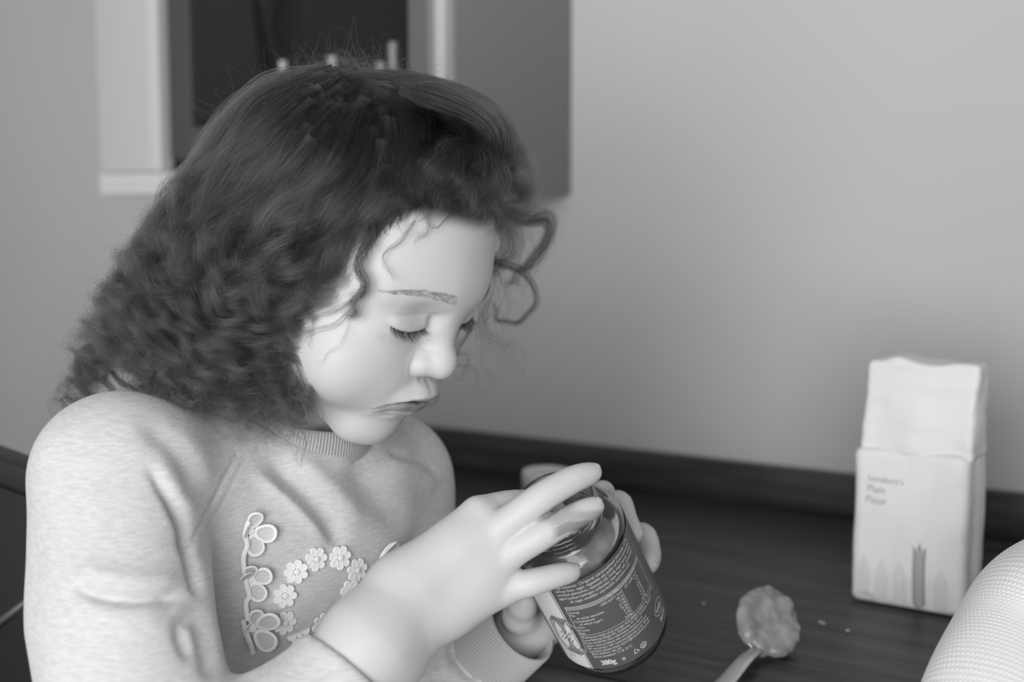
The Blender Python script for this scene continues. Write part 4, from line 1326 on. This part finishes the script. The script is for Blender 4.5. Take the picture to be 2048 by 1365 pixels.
def build_knit_arm():
    c0 = P(2075, 1235, 0.765); c1 = P(1975, 1470, 0.730)
    o = P(2080, 1500, 0.765); o[2] = TOP
    root = empty('person', o, 'arm of a second person in a cream knitted sleeve, bottom right corner', 'person')
    pts = spline([P(2330, 1190, 0.825), P(2180, 1205, 0.795), P(2090, 1235, 0.770), P(2030, 1320, 0.750), P(1985, 1430, 0.722), (P(1960, 1560, 0.700))], 120)
    rr = np.interp(np.linspace(0, 1, 120), [0, .3, .5, .7, 1], [.048, .045, .042, .041, .038])
    n = 240; V = []
    up = AX_U
    s_acc = 0
    for i, q in enumerate(pts):
        t = pts[min(i + 1, 119)] - pts[max(i - 1, 0)]; t /= np.linalg.norm(t)
        a_ = np.cross(t, AX_D); a_ /= np.linalg.norm(a_); b2 = np.cross(t, a_)
        V.append([(q, a_, b2, rr[i])])
    P0 = np.array([v[0][0] for v in V]); A_ = np.array([v[0][1] for v in V]); B2 = np.array([v[0][2] for v in V])
    # resample finely for the stitches
    m = 330
    tt = np.linspace(0, 119, m); ii = np.minimum(tt.astype(int), 118); ff = (tt - ii)[:, None]
    lerp = lambda X: X[ii] * (1 - ff) + X[ii + 1] * ff
    Pc, Aa, Bb = lerp(P0), lerp(A_), lerp(B2); R_ = np.interp(tt, np.arange(120), rr)
    s = np.r_[0, np.cumsum(np.linalg.norm(np.diff(Pc, axis=0), axis=1))]
    n = 480
    a = np.linspace(0, 2 * math.pi, n, endpoint=False)
    st = .0027
    row = s[:, None] / st; colm = a[None] * (.044 / .0029)
    h = .00075 * (np.abs(np.sin(math.pi * row)) ** .6) * (.25 + .75 * np.abs(np.cos(math.pi * (colm + .5 * (np.floor(row) % 2)))))
    R2 = R_[:, None] + h + .0015 * np.sin(s[:, None] * 38 + 2 * np.sin(a[None])) * np.sin(a[None] * 2 + 1)
    W = Pc[:, None] + R2[..., None] * (np.cos(a)[None, :, None] * Aa[:, None] + np.sin(a)[None, :, None] * Bb[:, None])
    i = np.arange(m - 1)[:, None]; j = np.arange(n)[None]
    F = np.stack([i * n + j, i * n + (j + 1) % n, (i + 1) * n + (j + 1) % n, (i + 1) * n + j], -1).reshape(-1, 4)
    mesh_obj('knitted_sleeve', W.reshape(-1, 3), F, M_KNIT, root)
    p = chain([P(2330, 1190, 0.825), P(2180, 1205, 0.795), P(2090, 1235, 0.770), P(2030, 1320, 0.750), P(1985, 1430, 0.722), P(1960, 1560, 0.700)], [.040, .038, .035, .034, .033, .031], .02)
    V, F = polygonise(p, .003)
    bd = mesh_obj('arm', V, F, M_SKIN, root)
    a = bd.data.color_attributes.new('tone', 'FLOAT_COLOR', 'POINT'); c = np.ones((len(V), 4)); c[:, :3] = .66
    a.data.foreach_set('color', c.astype(np.float32).ravel())
# ------------------------------------------------------------ jar held in the hands
M_GLASS, nt, b = new_mat('jar_glass')
clear_glass(nt, b, .62, .02, 1.5)
M_LABEL = mat_plain('label_grey', .105, .42)
M_LABELW = mat_plain('label_white', .70, .42)
M_PRINT = mat_plain('label_print_white', .72, .5)
M_BAND = mat_plain('label_band', .30, .45)
M_BISC, nt, b = new_mat('biscuit_print'); noise_mix(nt, b, .20, .36, 900); b.inputs['Roughness'].default_value = .5
M_BISCD = mat_plain('biscuit_print_dark', .09, .5)

JA = camvec(-.350, -.600, .720); JA /= np.linalg.norm(JA)
JT = P(1103, 1009, .799)                                   # centre of the rim
JH = .1275
JB = JT - JA * JH                                          # centre of the base
JX = np.cross(JA, AX_D); JX /= np.linalg.norm(JX); JX = JX if JX[0] > 0 else -JX     # to the right across the jar
JY = np.cross(JA, JX); JY = JY if JY @ AX_D < 0 else -JY                              # out of the jar to the camera
JR = .0385

def jar_pt(phi, z, r):
    return JB + JA * z + JX * (r * math.sin(phi)) + JY * (r * math.cos(phi))

def wrap(V, F, name, mat, parent, r):
    """V: (arc length right of the front centre, height) in metres"""
    V = np.asarray(V)
    ph = V[:, 0] / JR - .03
    W = JB + np.outer(V[:, 1], JA) + r * (np.outer(np.sin(ph), JX) + np.outer(np.cos(ph), JY))
    return mesh_obj(name, W, F, mat, parent, smooth=False)

def quad_strip(x0, x1, z0, z1, n=None):
    n = n or max(1, int(abs(x1 - x0) / .0015))
    V, F = [], []
    for i in range(n + 1):
        x = x0 + (x1 - x0) * i / n; V += [(x, z0), (x, z1)]
        if i: j = len(V); F.append((j - 4, j - 2, j - 1, j - 3))
    return V, F

def outline(pts, w, closed=True):
    pts = [np.array(p, float) for p in pts]; n = len(pts); V, F = [], []
    m = n if closed else n - 1
    for i in range(m):
        a, b = pts[i], pts[(i + 1) % n]; t = b - a; L = np.hypot(*t)
        if L < 1e-7: continue
        t /= L; q = np.array([-t[1], t[0]]) * w / 2
        k = max(1, int(L / .0018)); s = len(V)
        for j in range(k + 1):
            c = a + (b - a) * j / k; V += [tuple(c - q), tuple(c + q)]
            if j: F.append((s + 2 * j - 2, s + 2 * j, s + 2 * j + 1, s + 2 * j - 1))
    return V, F

def merge(parts):
    V, F = [], []
    for v, f in parts:
        k = len(V); V += [tuple(x)[:2] for x in v]; F += [tuple(i + k for i in q) for q in f]
    return V, F

def build_jar():
    root = empty('jar', JB, 'open glass jar of brown biscuit spread held tilted in both hands', 'jar')
    z = lambda a: a * JH
    outer = [(.0001, .004), (.018, .0032), (.026, .0005), (.0300, .0), (.0340, .0018), (.0368, .0065), (.0380, .012), (JR - .0003, .016), (JR - .0003, .1010), (.0378, .1040), (.0358, .1068), (.0322, .1090), (.0290, .1102), (.0280, .1112),
             (0.0271, 0.1125), (0.0278, 0.1131), (0.0284, 0.1137), (0.0278, 0.1142), (0.0270, 0.1150), (0.0277, 0.1161), (0.0284, 0.1168), (0.0277, 0.1176), (0.0269, 0.1183), (0.0276, 0.1194), (0.0283, 0.1201), (0.0276, 0.1207), (0.0269, 0.1214), (0.0269, 0.1250), (0.0274, 0.1263), (0.0270, 0.1273), (.0260, JH), (.0253, .1268)]
    inner = [(.0248, .1255), (.0248, .1115), (.0275, .1090), (.0318, .1068), (.0350, .1035), (.0361, .1005), (.0361, .014), (.0340, .0085), (.029, .0062), (.0001, .006)]
    V, F = lathe(outer + inner, 128, JB, JA, JX)
    mesh_obj('glass', V, F, M_GLASS, root)
    # spread inside with a scooped surface
    rs = .0359
    prof = [(.0001, .0064), (.029, .0066), (.0338, .0092), (rs, .0145), (rs, .0998), (.0351, .1022), (.0330, .1050), (.0300, .1072), (.0268, .1085), (.0250, .1100), (.0235, .1060), (.018, .080), (.008, .074), (.0001, .072)]
    def wob(R, zz, a): return R * (1 + .006 * np.sin(3 * a + 60 * zz) * (zz > .103))
    V, F = lathe(prof, 96, JB, JA, JX, rfun=wob)
    ph = np.arctan2((V - JB) @ JX, (V - JB) @ JY); zz = (V - JB) @ JA
    V = V + np.outer(-.0035 * (np.sin(ph * 2 + .5) + .5 * np.sin(5 * ph)) * smoothstep(.101, .106, zz) * .4, JA)
    mesh_obj('spread', V, F, M_SPREAD, root)
    # label
    z0, z1 = .0145, .0995
    lab = wrap(*quad_strip(-math.pi * JR * .985, math.pi * JR * .985, z0, z1, 160), 'label', M_LABEL, root, JR)
    xl = -.0242                                           # left bound of the text panel (arc metres)
    r1, r2, r3, r4 = JR + .00008, JR + .00014, JR + .0002, JR + .00026
    wrap(*quad_strip(xl - .0215, xl - .0016, z0 + .0002, z1 - .004), 'white_panel', M_LABELW, lab, r1)
    wrap(*merge([quad_strip(xl - .0010, xl - .0003, z0, z1), quad_strip(xl - .0232, xl - .0225, z0, z1)]), 'stripe', M_PRINT, lab, r1)
    # biscuit picture on the white panel
    bc = np.array([xl - .0074, .0470]); rot = math.radians(-6)
    def bt(p): return (bc[0] + p[0] * math.cos(rot) - p[1] * math.sin(rot), bc[1] + p[0] * math.sin(rot) + p[1] * math.cos(rot))
    hw, hh = .0115, .0195
    hexa = [(-hw * .55, hh), (hw * .45, hh), (hw, hh * .45), (hw, -hh * .7), (hw * .5, -hh), (-hw * .6, -hh), (-hw, -hh * .5), (-hw, hh * .5)]
    def poly(pts):
        V = [bt((0, 0))] + [bt(p) for p in pts]; n = len(pts)
        return V, [(0, 1 + (i + 1) % n, 1 + i) for i in range(n)]
    dense = []
    for i in range(8):
        a, b = np.array(hexa[i]), np.array(hexa[(i + 1) % 8])
        k = max(2, int(np.hypot(*(b - a)) / .0009) // 2 * 2)
        for j in range(k): dense.append(tuple((a + (b - a) * j / k) * (1.0 if j % 2 else .93)))
    wrap(*poly(dense), 'biscuit_print', M_BISC, lab, r2)
    wrap(*outline([bt(np.array(p) * .70) for p in hexa], .0005), 'biscuit_line', M_BISCD, lab, r3)
    rr = []
    for i in range(0, len(dense), 2):
        p = np.array(dense[i]); rr.append(outline([bt(p * .80), bt(p * 1.02)], .00042, False))
    rr += [outline([bt((x * .001, y * .001)), bt((x * .001 + .0022, y * .001 + .0042))], .0005, False) for x, y in ((-5, -5), (-3.4, -6), (-2, -4), (-.6, -6), (.8, -4), (2, -6.5), (-4, 1), (-2.4, 0), (-.8, 2), (.8, .4), (2.4, 1))]
    wrap(*merge(rr), 'biscuit_ridges', M_BISCD, lab, r3)
    wrap([(xl - .017, z0 + .0016), (xl - .006, z0 + .0012), (xl - .0105, z0 + .0125), (xl - .012, z0 + .0105), (xl - .0135, z0 + .0155)], [(0, 1, 3), (1, 2, 3), (0, 3, 4)], 'spread_print', mat_plain('print_swirl', .52, .5), lab, r2)
    # text
    T = []
    def tx(s, x, zb, size, sx=.92, x1=None):
        V, F = text_mesh(s, size, sx)
        if not len(V): return
        w = V[:, 0].max()
        if x1 is not None: V[:, 0] *= (x1 - x) / w
        V = V + np.array([x, zb, 0])
        T.append((V[:, :2], F))
    X0 = xl + .0026; X1 = .0390
    lh = .0034; s = .0034
    para = ["Ingredients: Original caramelised biscuits 57%", "(wheat flour, sugar, vegetable oils (palm oil from sustainable", "certified plantations, rapeseed oil), candy sugar syrup, raising", "agent (sodium hydrogen carbonate), soya flour, salt, cinnamon),", "oil, sugar, emulsifier: soya lecithin, acid (citric acid)"]
    zz = .0952
    for i, l in enumerate(para):
        tx(l, X0 + (.006 if i == 4 else 0), zz - i * lh, s, x1=X1 - (.008 if i == 4 else 0))
    # table
    tz1, tz0 = .0778, .0498
    tl, tr = X0 + .0006, .0412
    def rrect(x0, x1, a, b, r):
        p = []
        for cx, cy, s0 in ((x1 - r, b - r, 0), (x0 + r, b - r, 90), (x0 + r, a + r, 180), (x1 - r, a + r, 270)):
            for k in range(5):
                t = math.radians(s0 + k * 22.5); p.append((cx + r * math.cos(t), cy + r * math.sin(t)))
        return p
    wrap(*outline(rrect(tl, tr, tz0, tz1, .0012), .00028), 'table_frame', M_PRINT, lab, r2)
    wrap(*quad_strip(tl, tr, tz1 - .0034, tz1), 'table_band', M_BAND, lab, r2)
    tx("Per 100g", .0072, tz1 - .0026, .0025); tx("1 serving = 15g", .0195, tz1 - .0026, .0025, .9)
    rows = ["Energy", "Fat", "  of which saturates", "Carbohydrate", "  of which sugars", "Fibre", "Protein", "Salt"]
    v1 = ["2383 kJ/571 kcal", "38.1g", "7.6g", "57.0g", "36.8g", "0.9g", "2.9g", "0.60g"]
    v2 = ["357 kJ/86 kcal", "5.7g", "1.1g", "8.6g", "5.5g", "0.1g", "0.4g", "0.09g"]
    for i in range(8):
        zb = tz1 - .0064 - i * .00295
        tx(rows[i], tl + .0010 + (.0013 if rows[i][0] == ' ' else 0), zb, .0030, .82)
        V, F = text_mesh(v1[i], .0029, .82); tx(v1[i], .0164 - V[:, 0].max(), zb, .0029, .82)
        V, F = text_mesh(v2[i], .0029, .82); tx(v2[i], .0330 - V[:, 0].max(), zb, .0029, .82)
    wrap(*outline([(.0172, tz0), (.0172, tz1 - .0034)], .00022, False), 'table_line', M_PRINT, lab, r2)
    zz = .0466
    foot = [("*Reference intake of an average adult (8400 kJ/2000 kcal). 25 servings", .0425), ("Lotus Bakeries België NV, Gentstraat 52, 9971 Lembeke, Belgium", .0365), ("If you would like more information about this or", .0222),
            ("other Lotus products visit www.lotusbakeries.com", .0252), ("UK consumers visit www.lotusbiscuits.co.uk. Other", .0262), ("countries please email export@lotusbakeries.com", .0258)]
    for i, (l, x1) in enumerate(foot): tx(l, X0 + .001, zz - i * .00285, .0030, x1=x1)
    tx("Best before: see lid", X0 + .002, .0296, .0030, .85); tx("Store between 17 & 23°C", X0 + .002, .0266, .0030, .85)
    V, F = merge(T)
    wrap(V, F, 'small_print', M_PRINT, lab, r3)
    # bold weight line
    T2 = []
    for dx in (0, .00018, .00036, .00052):
        V, F = text_mesh("380g", .0068, .76); T2.append(((V + np.array([X0 + .0045 + dx, .0188, 0]))[:, :2], F))
    V, F = text_mesh("e", .0056, 1.0); T2.append(((V + np.array([-.0028, .0188, 0]))[:, :2], F))
    V, F = merge(T2)
    wrap(V, F, 'weight_print', M_PRINT, lab, r3)
    # recycling marks
    cx, cy = .0078, .0208
    tri = [(cx - .0022, cy - .0014), (cx + .0022, cy - .0014), (cx, cy + .0024)]
    parts = [outline([tri[i], tuple(np.array(tri[i]) * .3 + np.array(tri[(i + 1) % 3]) * .7)], .0006, False) for i in range(3)]
    cx += .0062; parts += [outline([(cx + .0023 * math.cos(t / 20 * 6.2832), cy + .0005 + .0023 * math.sin(t / 20 * 6.2832)) for t in range(20)], .0005)]
    parts += [outline([(cx - .0010, cy - .0005), (cx - .0006, cy + .0012), (cx + .0006, cy + .0014)], .0006, False), outline([(cx + .0010, cy + .0010), (cx + .0006, cy - .0008), (cx - .0006, cy - .001)], .0006, False)]
    wrap(*merge(parts), 'recycling_marks', M_PRINT, lab, r3)
    # emblem: a pointed oval with the word inside
    ex, ey = .0392, .0300
    ov = [(ex - .0070 * math.cos(t) * (1 if True else 0), ey + .0052 * math.sin(t) * (1 - .25 * math.cos(t) ** 2)) for t in np.linspace(0, 2 * math.pi, 28, endpoint=False)]
    em = [outline(ov, .00045)]
    for dx in (0, .0002, .0004):
        V, F = text_mesh("Lotus", .0044, .85); V[:, 0] += .22 * V[:, 1]; em.append(((V + np.array([ex - .0052 + dx, ey - .0012, 0]))[:, :2], F))
    V, F = text_mesh("since 1932", .0012, .9); em.append(((V + np.array([ex - .0025, ey - .0032, 0]))[:, :2], F))
    V, F = text_mesh("Biscoff", .0042, .85); V[:, 0] += .22 * V[:, 1]; em.append(((V + np.array([ex - .0048, ey - .0098, 0]))[:, :2], F))
    V, F = text_mesh("Biscoff", .0042, .85); V[:, 0] += .22 * V[:, 1]; em.append(((V + np.array([ex - .0046, ey - .0098, 0]))[:, :2], F))
    wrap(*merge(em), 'emblem', M_PRINT, lab, r3)
    for o in root.children_recursive:
        me = o.data; n = len(me.vertices); co = np.empty(n * 3, np.float32); me.vertices.foreach_get('co', co)
        co = co.reshape(-1, 3); ax_ = (co - JT) @ JA; co = JT + (co - JT) * 1.01 + np.outer(ax_ * .075, JA); me.vertices.foreach_set('co', co.astype(np.float32).ravel()); me.update()
    return root
build_room()
build_chair()
build_bag()
build_lid_pot()
build_scoop()
build_crumbs()
build_knit_arm()
build_jar()
person, body, shirt = build_child()
build_hair(person)
